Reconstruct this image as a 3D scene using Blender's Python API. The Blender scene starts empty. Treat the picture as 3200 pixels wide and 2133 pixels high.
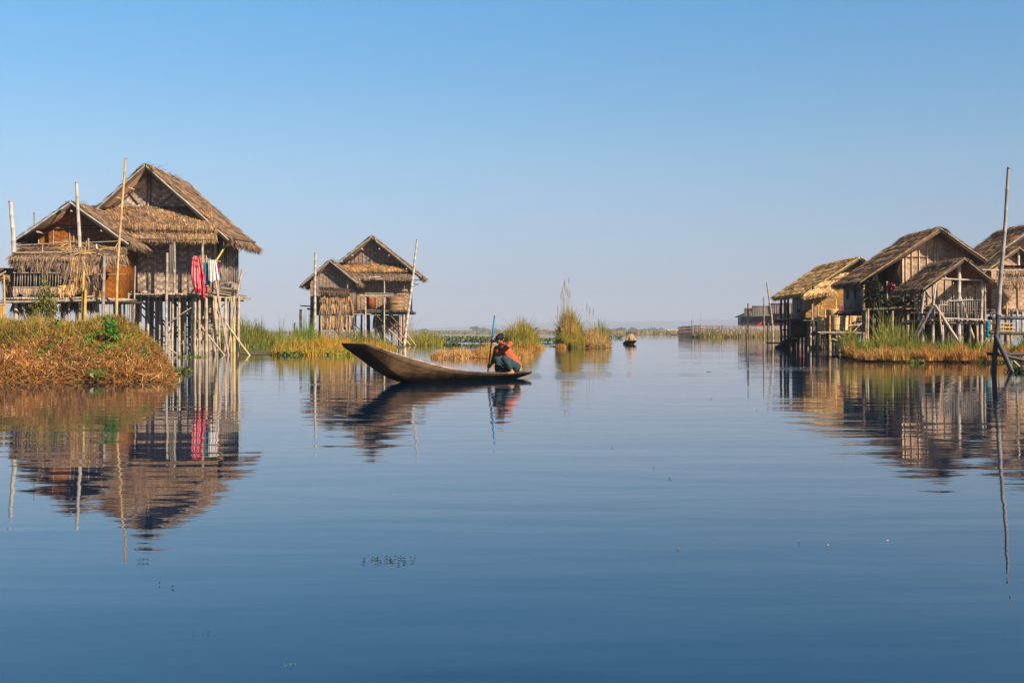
import bpy, math, random
import numpy as np
from mathutils import Vector, Matrix
random.seed(7)
RNG = np.random.default_rng(11)
S = bpy.context.scene
COL = S.collection

# ------------------------------------------------------------------ camera
F = 3556.0      # focal length in pixels of the 3200 px wide photograph
HC = 1.05       # eye height above the water (metres)
HY = 1038.0     # row of the horizon
def P(px, py, D):
    """the point that stands D metres away from the lens plane in the direction of photo pixel px, py"""
    return Vector(((px - 1600.0) * D / F, D, HC - (py - HY) * D / F))
def X(px, D): return (px - 1600.0) * D / F
def Z(py, D): return HC - (py - HY) * D / F

cam_d = bpy.data.cameras.new('camera')
cam = bpy.data.objects.new('camera', cam_d)
COL.objects.link(cam)
cam_d.sensor_width = 36.0
cam_d.lens = 36.0 * F / 3200.0
cam_d.shift_y = -(1066.5 - HY) / 3200.0
cam_d.clip_start = 0.1
cam_d.clip_end = 60000
cam.location = (0, 0, HC)
cam.rotation_euler = (math.radians(90), 0, 0)
S.camera = cam

# ------------------------------------------------------------------ sun and sky
SUN = Vector((0.60, -0.58, 0.55)).normalized()
elev = math.asin(SUN.z)
azim = math.atan2(SUN.x, SUN.y)
w = bpy.data.worlds.new('World')
S.world = w
w.use_nodes = True
nt = w.node_tree
nt.nodes.clear()
sky = nt.nodes.new('ShaderNodeTexSky')
sky.sky_type = 'NISHITA'
sky.sun_disc = False
sky.sun_elevation = elev
sky.sun_rotation = azim
sky.altitude = 1500
sky.air_density = 1.0
sky.dust_density = 0.2
sky.ozone_density = 3.0
bg = nt.nodes.new('ShaderNodeBackground')
bg.inputs['Strength'].default_value = 0.07
wo = nt.nodes.new('ShaderNodeOutputWorld')
hs = nt.nodes.new('ShaderNodeHueSaturation')
hs.inputs['Saturation'].default_value = 1.36
nt.links.new(sky.outputs[0], hs.inputs['Color'])
# thin dusk-grey band at the horizon and a deeper zenith, by elevation
tcw = nt.nodes.new('ShaderNodeTexCoord'); spw = nt.nodes.new('ShaderNodeSeparateXYZ'); rmp = nt.nodes.new('ShaderNodeValToRGB'); mxw = nt.nodes.new('ShaderNodeMix')
nt.links.new(tcw.outputs['Generated'], spw.inputs[0]); nt.links.new(spw.outputs[2], rmp.inputs[0])
cr = rmp.color_ramp; cr.elements[0].position = 0.0; cr.elements[0].color = (.30, .30, .40, 1); cr.elements[1].position = .034; cr.elements[1].color = (.38, .38, .50, 1)
for ps, cc in ((.085, (.80, .66, .65, 1)), (.15, (1.36, .97, .78, 1)), (.28, (1.60, 1.32, 1.06, 1)), (.37, (.95, .85, .75, 1)), (.62, (.34, .33, .32, 1))):
    e_ = cr.elements.new(ps); e_.color = cc
mxw.data_type = 'RGBA'; mxw.blend_type = 'MULTIPLY'; mxw.inputs[0].default_value = 1.0
nt.links.new(hs.outputs[0], mxw.inputs[6]); nt.links.new(rmp.outputs[0], mxw.inputs[7])
nt.links.new(mxw.outputs[2], bg.inputs[0])
nt.links.new(bg.outputs[0], wo.inputs[0])

sl = bpy.data.lights.new('sun', 'SUN')
sl.energy = 5.0
sl.angle = math.radians(0.5)
sl.color = (1.0, 0.84, 0.64)
so = bpy.data.objects.new('sun', sl)
COL.objects.link(so)
so.rotation_euler = SUN.to_track_quat('Z', 'Y').to_euler()
so.location = (20, -20, 30)

S.view_settings.view_transform = 'Standard'
S.view_settings.look = 'None'
S.view_settings.exposure = 1.2
S.view_settings.gamma = 1.0
S.render.engine = 'CYCLES'
S.cycles.max_bounces = 8
S.cycles.diffuse_bounces = 3
S.cycles.volume_bounces = 1
S.cycles.transparent_max_bounces = 8
S.cycles.use_denoising = True

# ------------------------------------------------------------------ materials
def new_mat(name):
    m = bpy.data.materials.new(name)
    m.use_nodes = True
    n = m.node_tree
    n.nodes.clear()
    out = n.nodes.new('ShaderNodeOutputMaterial')
    b = n.nodes.new('ShaderNodeBsdfPrincipled')
    n.links.new(b.outputs[0], out.inputs[0])
    return m, n, b, out
def N(n, t, **kw):
    q = n.nodes.new(t)
    for k, v in kw.items():
        if k.startswith('i_'):
            q.inputs[k[2:]].default_value = v
        else:
            setattr(q, k, v)
    return q
def math_(n, op, a, b=None, c=None):
    q = n.nodes.new('ShaderNodeMath'); q.operation = op
    for i, v in enumerate((a, b, c)):
        if v is None: continue
        if isinstance(v, (int, float)): q.inputs[i].default_value = v
        else: n.links.new(v, q.inputs[i])
    return q.outputs[0]
def mixc(n, fac, a, b, mode='MIX'):
    q = n.nodes.new('ShaderNodeMix'); q.data_type = 'RGBA'; q.blend_type = mode
    for sock, v in ((q.inputs[0], fac), (q.inputs[6], a), (q.inputs[7], b)):
        if isinstance(v, (int, float)): sock.default_value = v
        elif isinstance(v, tuple): sock.default_value = (*v, 1.0) if len(v) == 3 else v
        else: n.links.new(v, sock)
    return q.outputs[2]

def grade(n, c, gain, sat):
    q = N(n, 'ShaderNodeHueSaturation'); q.inputs['Saturation'].default_value = sat; q.inputs['Value'].default_value = gain
    n.links.new(c, q.inputs['Color']); return q.outputs[0]
def attr_mat(name, rough=0.85, scale=(6, 6, 6), lo=0.6, hi=1.3, bump=0.0, transl=0.0, spec=0.25, detail=4, gain=.6, sat=1.15):
    """colour from the mesh's own per-face colours, broken up by a noise"""
    m, n, b, out = new_mat(name)
    at = N(n, 'ShaderNodeAttribute', attribute_name='Col')
    tc = N(n, 'ShaderNodeTexCoord')
    mp = N(n, 'ShaderNodeMapping'); mp.inputs['Scale'].default_value = scale
    n.links.new(tc.outputs['Object'], mp.inputs[0])
    nz = N(n, 'ShaderNodeTexNoise', i_Scale=1.0, i_Detail=float(detail), i_Roughness=0.65)
    n.links.new(mp.outputs[0], nz.inputs[0])
    mr = N(n, 'ShaderNodeMapRange'); mr.inputs[1].default_value = 0.3; mr.inputs[2].default_value = 0.7
    mr.inputs[3].default_value = lo; mr.inputs[4].default_value = hi
    n.links.new(nz.outputs[0], mr.inputs[0])
    cm = N(n, 'ShaderNodeCombineColor')
    for i in range(3): n.links.new(mr.outputs[0], cm.inputs[i])
    c = grade(n, mixc(n, 1.0, at.outputs['Color'], cm.outputs[0], 'MULTIPLY'), gain, sat)
    n.links.new(c, b.inputs['Base Color'])
    b.inputs['Roughness'].default_value = rough
    b.inputs['Specular IOR Level'].default_value = spec
    if bump:
        bp = N(n, 'ShaderNodeBump', i_Strength=bump, i_Distance=0.02)
        n.links.new(nz.outputs[0], bp.inputs['Height'])
        n.links.new(bp.outputs[0], b.inputs['Normal'])
    if transl:
        tr = N(n, 'ShaderNodeBsdfTranslucent')
        n.links.new(c, tr.inputs[0])
        mx = N(n, 'ShaderNodeMixShader'); mx.inputs[0].default_value = transl
        n.links.new(b.outputs[0], mx.inputs[1]); n.links.new(tr.outputs[0], mx.inputs[2])
        n.links.new(mx.outputs[0], out.inputs[0])
    return m

def weave_mat(name, a, b_, s=0.11, zig=5, contrast=0.35, gap=0.35):
    """woven bamboo strips: a stepped twill of upright and lying strips, each strip its own tone"""
    m, n, b, out = new_mat(name)
    tc = N(n, 'ShaderNodeTexCoord')
    sp = N(n, 'ShaderNodeSeparateXYZ'); n.links.new(tc.outputs['Object'], sp.inputs[0])
    wob = N(n, 'ShaderNodeTexNoise', i_Scale=1.3, i_Detail=2.0); n.links.new(tc.outputs['Object'], wob.inputs[0])
    ws = N(n, 'ShaderNodeSeparateColor'); n.links.new(wob.outputs['Color'], ws.inputs[0])
    u = math_(n, 'ADD', math_(n, 'DIVIDE', math_(n, 'ADD', sp.outputs[0], sp.outputs[1]), s), math_(n, 'MULTIPLY', ws.outputs[0], 2.2))
    v = math_(n, 'ADD', math_(n, 'DIVIDE', sp.outputs[2], s * 0.62), math_(n, 'MULTIPLY', ws.outputs[1], 3.0))
    i = math_(n, 'FLOOR', u); j = math_(n, 'FLOOR', v)
    zz = math_(n, 'PINGPONG', i, float(zig)) if zig else i
    t = math_(n, 'LESS_THAN', math_(n, 'FLOORED_MODULO', math_(n, 'ADD', zz, j), 4.0), 1.5)
    # one random tone per strip
    cv1 = N(n, 'ShaderNodeCombineXYZ'); n.links.new(j, cv1.inputs[0])
    n.links.new(math_(n, 'FLOOR', math_(n, 'DIVIDE', math_(n, 'ADD', zz, j), 4.0)), cv1.inputs[1])
    cv1.inputs[2].default_value = 3.3
    cv2 = N(n, 'ShaderNodeCombineXYZ'); n.links.new(i, cv2.inputs[0])
    n.links.new(math_(n, 'FLOOR', math_(n, 'DIVIDE', j, 3.0)), cv2.inputs[1])
    w1 = N(n, 'ShaderNodeTexWhiteNoise'); n.links.new(cv1.outputs[0], w1.inputs[0])
    w2 = N(n, 'ShaderNodeTexWhiteNoise'); n.links.new(cv2.outputs[0], w2.inputs[0])
    rnd = N(n, 'ShaderNodeMix'); rnd.data_type = 'FLOAT'
    n.links.new(t, rnd.inputs[0]); n.links.new(w1.outputs[0], rnd.inputs[2]); n.links.new(w2.outputs[0], rnd.inputs[3])
    base = mixc(n, t, a, b_)
    mul = N(n, 'ShaderNodeMapRange'); mul.inputs[3].default_value = 1 - contrast; mul.inputs[4].default_value = 1 + contrast
    n.links.new(rnd.outputs[0], mul.inputs[0])
    fu = math_(n, 'ABSOLUTE', math_(n, 'SUBTRACT', math_(n, 'FRACT', u), 0.5))
    fv = math_(n, 'ABSOLUTE', math_(n, 'SUBTRACT', math_(n, 'FRACT', v), 0.5))
    e = N(n, 'ShaderNodeMix'); e.data_type = 'FLOAT'
    n.links.new(t, e.inputs[0]); n.links.new(fv, e.inputs[2]); n.links.new(fu, e.inputs[3])
    edge = math_(n, 'SUBTRACT', 1.0, math_(n, 'MULTIPLY', math_(n, 'GREATER_THAN', e.outputs[0], 0.41), gap))
    big = N(n, 'ShaderNodeTexNoise', i_Scale=0.9, i_Detail=5.0); n.links.new(tc.outputs['Object'], big.inputs[0])
    bm = N(n, 'ShaderNodeMapRange'); bm.inputs[1].default_value = 0.3; bm.inputs[2].default_value = 0.7
    bm.inputs[3].default_value = 0.58; bm.inputs[4].default_value = 1.28
    n.links.new(big.outputs[0], bm.inputs[0])
    f = math_(n, 'MULTIPLY', math_(n, 'MULTIPLY', mul.outputs[0], edge), bm.outputs[0])
    cm = N(n, 'ShaderNodeCombineColor')
    for k in range(3): n.links.new(f, cm.inputs[k])
    n.links.new(grade(n, mixc(n, 1.0, base, cm.outputs[0], 'MULTIPLY'), .78, 1.15), b.inputs['Base Color'])
    b.inputs['Roughness'].default_value = 0.7
    b.inputs['Specular IOR Level'].default_value = 0.3
    bp = N(n, 'ShaderNodeBump', i_Strength=0.5, i_Distance=0.01)
    n.links.new(math_(n, 'SUBTRACT', 0.5, e.outputs[0]), bp.inputs['Height'])
    n.links.new(bp.outputs[0], b.inputs['Normal'])
    return m

M = {}
M['thatch'] = attr_mat('thatch', 0.9, (4.5, 4.5, 4.5), 0.62, 1.35, 0.0, 0.12, gain=.82, sat=1.12)
M['thatch_base'] = attr_mat('thatch_underlay', 0.95, (3, 3, 3), 0.6, 1.2, 0.4)
M['bamboo'] = attr_mat('bamboo_pole', 0.6, (9, 9, 1.6), 0.62, 1.22, 0.2, 0.0, 0.35, gain=.82, sat=1.12)
M['wood'] = attr_mat('weathered_wood', 0.8, (3, 14, 14), 0.6, 1.25, 0.3)
M['grass'] = attr_mat('grass_blade', 0.75, (1.3, 1.3, 1.3), 0.55, 1.35, 0.0, 0.30, gain=.72, sat=1.15)
M['leaf'] = attr_mat('leaf', 0.5, (2, 2, 2), 0.75, 1.2, 0.0, 0.4, 0.4)
M['earth'] = attr_mat('earth', 0.95, (2.5, 2.5, 2.5), 0.6, 1.3, 0.5)
M['cloth'] = attr_mat('cloth', 0.9, (5, 5, 5), 0.85, 1.1, 0.2, 0.15, gain=.62, sat=1.1)
M['basket'] = attr_mat('basket_weave', 0.7, (14, 14, 30), 0.72, 1.22, 0.5, gain=.60, sat=1.0)
M['skin'] = attr_mat('skin', 0.55, (20, 20, 20), 0.92, 1.06)
M['weave_grey'] = weave_mat('woven_bamboo_grey', (0.27, 0.205, 0.165), (0.44, 0.355, 0.30), 0.13, 4, 0.38, 0.5)
M['weave_orange'] = weave_mat('woven_bamboo_rust', (0.22, 0.085, 0.028), (0.31, 0.125, 0.042), 0.11, 5, 0.25)
M['weave_brown'] = weave_mat('woven_bamboo_brown', (0.31, 0.195, 0.13), (0.42, 0.275, 0.19), 0.12, 0, 0.25)
M['weave_dull'] = weave_mat('woven_bamboo_dull', (0.22, 0.165, 0.135), (0.29, 0.215, 0.175), 0.14, 0, 0.22)
M['weave_tan'] = weave_mat('woven_bamboo_tan', (0.40, 0.27, 0.18), (0.50, 0.35, 0.25), 0.12, 6, 0.25)
M['weave_ochre'] = weave_mat('woven_bamboo_ochre', (0.30, 0.17, 0.07), (0.38, 0.22, 0.09), 0.12, 0, 0.2)

# ------------------------------------------------------------------ mesh builder
class MB:
    def __init__(s): s.v = []; s.f3 = []; s.f4 = []; s.c3 = []; s.c4 = []; s.n = 0
    def add(s, verts, faces, col):
        """verts (n,3); faces (m,3|4) indices; col one colour or (m,3)"""
        verts = np.asarray(verts, dtype=np.float64).reshape(-1, 3)
        faces = np.asarray(faces, dtype=np.int64)
        c = np.asarray(col, dtype=np.float64)
        if c.ndim == 1: c = np.tile(c, (len(faces), 1))
        (s.f4 if faces.shape[1] == 4 else s.f3).append(faces + s.n)
        (s.c4 if faces.shape[1] == 4 else s.c3).append(c)
        s.v.append(verts); s.n += len(verts)
    def box(s, a, b, col):
        x0, y0, z0 = a; x1, y1, z1 = b
        v = [(x0, y0, z0), (x1, y0, z0), (x1, y1, z0), (x0, y1, z0), (x0, y0, z1), (x1, y0, z1), (x1, y1, z1), (x0, y1, z1)]
        s.add(v, [(0, 3, 2, 1), (4, 5, 6, 7), (0, 1, 5, 4), (1, 2, 6, 5), (2, 3, 7, 6), (3, 0, 4, 7)], col)
    def bar(s, p, q, w_, h_, col, up=(0, 0, 1)):
        """a squared bar from p to q"""
        p = np.array(p, float); q = np.array(q, float); d = q - p; d /= np.linalg.norm(d)
        u = np.array(up, float); sd = np.cross(d, u)
        if np.linalg.norm(sd) < 1e-6: sd = np.cross(d, (1, 0, 0))
        sd /= np.linalg.norm(sd); u = np.cross(sd, d)
        v = []
        for e in (p, q):
            for i, j in ((-1, -1), (1, -1), (1, 1), (-1, 1)): v.append(e + sd * i * w_ / 2 + u * j * h_ / 2)
        s.add(v, [(0, 1, 2, 3), (7, 6, 5, 4), (0, 4, 5, 1), (1, 5, 6, 2), (2, 6, 7, 3), (3, 7, 4, 0)], col)
    def tube(s, pts, rad, col, n=7, cap=True):
        pts = np.array([tuple(p) for p in pts], float); m = len(pts)
        rad = np.full(m, rad) if np.isscalar(rad) else np.array(rad, float)
        t = np.gradient(pts, axis=0); t /= np.linalg.norm(t, axis=1)[:, None] + 1e-12
        ref = np.array((0, 0, 1.0)) if abs(t[0][2]) < 0.9 else np.array((0, 1.0, 0))
        u = np.cross(t, ref); u /= np.linalg.norm(u, axis=1)[:, None] + 1e-12
        w_ = np.cross(t, u)
        a = np.linspace(0, 2 * np.pi, n, endpoint=False)
        v = pts[:, None] + rad[:, None, None] * (np.cos(a)[None, :, None] * u[:, None] + np.sin(a)[None, :, None] * w_[:, None])
        v = v.reshape(-1, 3)
        f = [(i * n + k, i * n + (k + 1) % n, (i + 1) * n + (k + 1) % n, (i + 1) * n + k) for i in range(m - 1) for k in range(n)]
        c = np.asarray(col, float)
        if c.ndim == 2: c = np.repeat(c, n, axis=0)
        s.add(v, f, c)
        if cap:
            b0 = s.n
            s.add([pts[0], pts[-1]], np.zeros((0, 4), int), np.zeros((0, 3)))
            cc = c[0] if c.ndim == 2 else c
            f3 = [(b0 - m * n + (k + 1) % n, b0 - m * n + k, b0) for k in range(n)] + [(b0 - n + k, b0 - n + (k + 1) % n, b0 + 1) for k in range(n)]
            s.f3.append(np.array(f3)); s.c3.append(np.tile(cc, (len(f3), 1)))
    def bamboo(s, p, q, r0, r1, col, n=7, node=0.42, bend=0.0, var=0.07):
        """a bamboo culm with swollen joints, a little crooked, every internode its own tone"""
        p = np.array(tuple(p), float); q = np.array(tuple(q), float); L = np.linalg.norm(q - p)
        k = max(2, int(L / node)); ts = []; rr = []; cc = []
        rb = random.uniform(-1, 1)
        side = np.cross(q - p, (0.3, 0.9, 0.2)); side /= np.linalg.norm(side) + 1e-9
        bump = min(0.02 / L, 0.2 / k)
        for i in range(k):
            t0 = i / k
            tone = 1 + random.uniform(-var, var)
            for dt, g in ((0, 1.13), (bump * 1.2, 0.98), (0.5 / k, 0.95), (1 / k - bump, 0.99)):
                ts.append(t0 + dt); rr.append(g); cc.append(tone)
        ts.append(1.0); rr.append(1.0)
        ts = np.array(ts); rr = np.array(rr)
        pts = p + (q - p) * ts[:, None] + side * (np.sin(ts * np.pi) * bend * L * rb + np.sin(ts * 9 + rb * 5) * 0.004 * L ** .5)[:, None]
        s.tube(pts, (r0 + (r1 - r0) * ts) * rr, np.array(col)[None] * np.array(cc)[:, None], n)
    def strips(s, C, W, side, col):
        """C (n,k,3) centre lines, W (n,k) widths, side (n,3) unit across, col (n,3)"""
        n, k, _ = C.shape
        a = C - side[:, None] * W[..., None] / 2; b = C + side[:, None] * W[..., None] / 2
        v = np.stack([a, b], 2).reshape(-1, 3)
        base = (np.arange(n) * k * 2)[:, None]
        f = np.concatenate([base + np.array([[2 * i, 2 * i + 1, 2 * i + 3, 2 * i + 2]]) for i in range(k - 1)], 0)
        s.add(v, f, np.tile(col, (k - 1, 1)))
    def prism(s, poly, y0, y1, col):
        """polygon in x,z swept from y0 to y1"""
        n = len(poly)
        v = [(x, y0, z) for x, z in poly] + [(x, y1, z) for x, z in poly]
        s.add(v, [(i, (i + 1) % n, n + (i + 1) % n, n + i) for i in range(n)], col)
        cx = sum(p[0] for p in poly) / n; cz = sum(p[1] for p in poly) / n
        s.add(v + [(cx, y0, cz), (cx, y1, cz)], [((i + 1) % n, i, 2 * n) for i in range(n)] + [(n + i, n + (i + 1) % n, 2 * n + 1) for i in range(n)], col)
    def ball(s, c, r, col, n=8, sc=(1, 1, 1), jit=0.0, rot=None):
        v = []; f = []
        m = n
        for i in range(m + 1):
            th = math.pi * i / m
            for j in range(n):
                ph = 2 * math.pi * j / n
                q = Vector((math.sin(th) * math.cos(ph) * sc[0], math.sin(th) * math.sin(ph) * sc[1], math.cos(th) * sc[2])) * r * (1 + random.uniform(-jit, jit))
                if rot: q = rot @ q
                v.append((c[0] + q.x, c[1] + q.y, c[2] + q.z))
        for i in range(m):
            for j in range(n): f.append((i * n + j, (i + 1) * n + j, (i + 1) * n + (j + 1) % n, i * n + (j + 1) % n))
        s.add(v, f, col)
    def build(s, name, mat, parent=None, smooth=False, at=None):
        loc = np.array(tuple(parent['_base']) if parent is not None and '_base' in parent else (tuple(at) if at is not None else (0, 0, 0)), float)
        me = bpy.data.meshes.new(name)
        V = np.concatenate(s.v) - loc
        F4 = np.concatenate(s.f4) if s.f4 else np.zeros((0, 4), int); F3 = np.concatenate(s.f3) if s.f3 else np.zeros((0, 3), int)
        me.vertices.add(len(V)); me.vertices.foreach_set('co', V.ravel())
        loops = np.concatenate([F4.ravel(), F3.ravel()])
        me.loops.add(len(loops)); me.loops.foreach_set('vertex_index', loops.astype(np.int32))
        nf = len(F4) + len(F3)
        me.polygons.add(nf)
        st = np.concatenate([np.arange(len(F4)) * 4, len(F4) * 4 + np.arange(len(F3)) * 3])
        me.polygons.foreach_set('loop_start', st.astype(np.int32))
        me.update(calc_edges=True)
        cs = [c for c in s.c4 + s.c3 if len(c)]
        C4 = np.ones((nf, 4)); C4[:, :3] = np.concatenate(cs)
        at_ = me.attributes.new('Col', 'FLOAT_COLOR', 'FACE')
        at_.data.foreach_set('color', C4.ravel().astype(np.float32))
        if smooth: me.shade_smooth()
        me.materials.append(M[mat] if isinstance(mat, str) else mat)
        me.validate()
        o = bpy.data.objects.new(name, me)
        COL.objects.link(o)
        if parent is not None:
            o.parent = parent
        else:
            o.location = tuple(loc)
        o['_base'] = [float(q) for q in loc]
        return o

def root(name, base, label, cat, group=None):
    o = bpy.data.objects.new(name, None)
    o.empty_display_size = 0.2
    COL.objects.link(o)
    o.location = tuple(base); o['_base'] = [float(q) for q in base]
    o['label'] = label; o['category'] = cat
    if group: o['group'] = group
    return o
def tag(o, label, cat, group=None):
    o['label'] = label; o['category'] = cat
    if group: o['group'] = group
    return o
def kind(o, k): o['kind'] = k; return o
def jit(col, a, n=None):
    """colours scattered about col"""
    col = np.array(col, float)
    if n is None: return tuple(np.clip(col * (1 + random.uniform(-a, a)), 0, 1))
    return np.clip(col[None] * (1 + RNG.uniform(-a, a, (n, 1))) * (1 + RNG.uniform(-a * .25, a * .25, (n, 3))), 0, 1)
def pick(cols, wts, n, a=0.25):
    wts = np.array(wts, float); wts /= wts.sum()
    c = np.array(cols, float)[RNG.choice(len(cols), n, p=wts)]
    return np.clip(c * (1 + RNG.uniform(-a, a, (n, 1))), 0, 1)

# ------------------------------------------------------------------ water
m, n, b, out = new_mat('lake_water')
geo = N(n, 'ShaderNodeNewGeometry')
def wave_noise(scale, detail, rough=0.5, dist=0.0):
    mp = N(n, 'ShaderNodeMapping'); mp.inputs['Scale'].default_value = (*scale, 1)
    mp.inputs['Rotation'].default_value = (0, 0, math.radians(4))
    n.links.new(geo.outputs['Position'], mp.inputs[0])
    q = N(n, 'ShaderNodeTexNoise', i_Scale=1.0, i_Detail=detail, i_Roughness=rough, i_Distortion=dist)
    n.links.new(mp.outputs[0], q.inputs[0])
    return q.outputs[0]
WA, WB, WC = 0.0060, 0.0078, 0.0008
patch = wave_noise((0.05, 0.10), 2.0)
pm = N(n, 'ShaderNodeMapRange'); pm.inputs[1].default_value = 0.35; pm.inputs[2].default_value = 0.65
pm.inputs[3].default_value = 0.55; pm.inputs[4].default_value = 1.3
n.links.new(patch, pm.inputs[0])
h1 = math_(n, 'MULTIPLY', wave_noise((0.55, 1.9), 1.5, 0.45, 0.3), WA)
h2 = math_(n, 'MULTIPLY', wave_noise((0.16, 0.42), 1.0), WB)
h3 = math_(n, 'MULTIPLY', wave_noise((3.0, 9.0), 2.0), WC)
h = math_(n, 'ADD', math_(n, 'ADD', h1, h2), h3)
h = math_(n, 'MULTIPLY', h, pm.outputs[0])
# the churned water behind the paddler's stern
sx = N(n, 'ShaderNodeSeparateXYZ'); n.links.new(geo.outputs['Position'], sx.inputs[0])
mk = None      # and the breeze patch off the right hand landing
for cx_, cy_, rx_, ry_, am_ in ((1.0, 26.8, 1.3, 2.2, 1.0), (2.6, 28.3, 2.8, 2.4, .55), (8.4, 33.0, 2.6, 2.4, .7), (-3.2, 23.0, 1.1, 0.9, .5)):
    ax = math_(n, 'DIVIDE', math_(n, 'SUBTRACT', sx.outputs[0], cx_), rx_)
    ay = math_(n, 'DIVIDE', math_(n, 'SUBTRACT', sx.outputs[1], cy_), ry_)
    rr = math_(n, 'ADD', math_(n, 'MULTIPLY', ax, ax), math_(n, 'MULTIPLY', ay, ay))
    q_ = math_(n, 'MULTIPLY', math_(n, 'MAXIMUM', math_(n, 'SUBTRACT', 1.0, rr), 0.0), am_)
    mk = q_ if mk is None else math_(n, 'MAXIMUM', mk, q_)
h = math_(n, 'ADD', h, math_(n, 'MULTIPLY', math_(n, 'MULTIPLY', wave_noise((2.2, 4.5), 2.0, 0.6, 0.8), mk), 0.02))
bp = N(n, 'ShaderNodeBump', i_Strength=1.0, i_Distance=1.0)
n.links.new(h, bp.inputs['Height'])
n.links.new(bp.outputs[0], b.inputs['Normal'])
b.inputs['Base Color'].default_value = (0.0003, 0.0140, 0.040, 1)
b.inputs['Roughness'].default_value = 0.015
b.inputs['IOR'].default_value = 1.66
M['water'] = m
wm = MB()
xs = [-7000, -300, -60, -20, 20, 60, 300, 7000]; ys = [-60, 5, 15, 30, 60, 120, 300, 1000, 9500]
vv = [(x, y, 0) for y in ys for x in xs]
nx = len(xs)
wm.add(vv, [(j * nx + i, j * nx + i + 1, (j + 1) * nx + i + 1, (j + 1) * nx + i) for j in range(len(ys) - 1) for i in range(nx - 1)], (1, 1, 1))
kind(wm.build('water', 'water'), 'structure')
# ------------------------------------------------------------------ far shore, hills, haze
def blades(mb, n, pos, h, wid, lean, cols, wts, k=3, az=None, droop=0.35, var=0.3, dirv=None):
    """n grass blades: pos (n,3); h, lean arrays or numbers"""
    h = np.broadcast_to(np.asarray(h, float), (n,)) * RNG.uniform(0.6, 1.15, n)
    s0 = max(float(np.median(h)), .25); a1, a2 = pos[:, 0] / s0, pos[:, 1] / s0
    h = h * (.80 + .28 * np.sin(a1 * 2.1 + 2 * np.sin(a2 * .9)) + .18 * np.sin(a1 * 5.3 + a2 * 1.1))
    az = RNG.uniform(0, 2 * np.pi, n) if az is None else az
    d = np.stack([np.cos(az), np.sin(az), np.zeros(n)], 1)
    if dirv is not None: d = d * 0.6 + np.array(dirv)[None]
    ln = np.abs(RNG.normal(0, 1, n)) * lean
    t = np.linspace(0, 1, k)
    C = pos[:, None] + d[:, None] * (ln * h)[:, None, None] * (t ** 1.6)[None, :, None]
    C[..., 2] += h[:, None] * (t - droop * np.minimum(ln, 1.2)[:, None] * t ** 3)
    W = wid * RNG.uniform(0.6, 1.3, n)[:, None] * np.linspace(1, 0.25, k)[None]
    sa = RNG.uniform(0, 2 * np.pi, n)
    sd = np.stack([np.cos(sa), np.sin(sa) * 0.5, np.zeros(n)], 1); sd /= np.linalg.norm(sd, axis=1)[:, None]
    mb.strips(C, W, sd, pick(cols, wts, n, var))

G_GREEN = (0.13, 0.18, 0.035); G_DK = (0.05, 0.085, 0.02); G_YEL = (0.36, 0.31, 0.06); G_STR = (0.50, 0.31, 0.13)
G_RUST = (0.44, 0.20, 0.085); G_PALE = (0.55, 0.43, 0.24); G_OLIVE = (0.22, 0.22, 0.05)

# ------------------------------------------------------------------ thatch
T_GREY = (0.30, 0.225, 0.175); T_BRN = (0.23, 0.135, 0.085); T_TAN = (0.45, 0.31, 0.20); T_GOLD = (0.62, 0.37, 0.16); T_DARK = (0.15, 0.105, 0.08)
T_OLD = ((T_GREY, T_BRN, T_TAN, T_GOLD, T_DARK), (6, 3, 3.2, 0.5, 1.0))
T_WARM = ((T_GREY, T_BRN, T_TAN, T_GOLD, T_DARK), (3, 4, 3, 2.6, 1.0))
T_NEW = ((T_GREY, T_BRN, T_TAN, (.80, .52, .25), (.95, .66, .36)), (1.0, 1.6, 3, 8, 6))
WOOD_G = (0.33, 0.27, 0.22); WOOD_D = (0.085, 0.062, 0.045); BAM = (0.42, 0.33, 0.235); BAM_Y = (0.62, 0.42, 0.15); BAM_G = (0.44, 0.39, 0.33)

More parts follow.
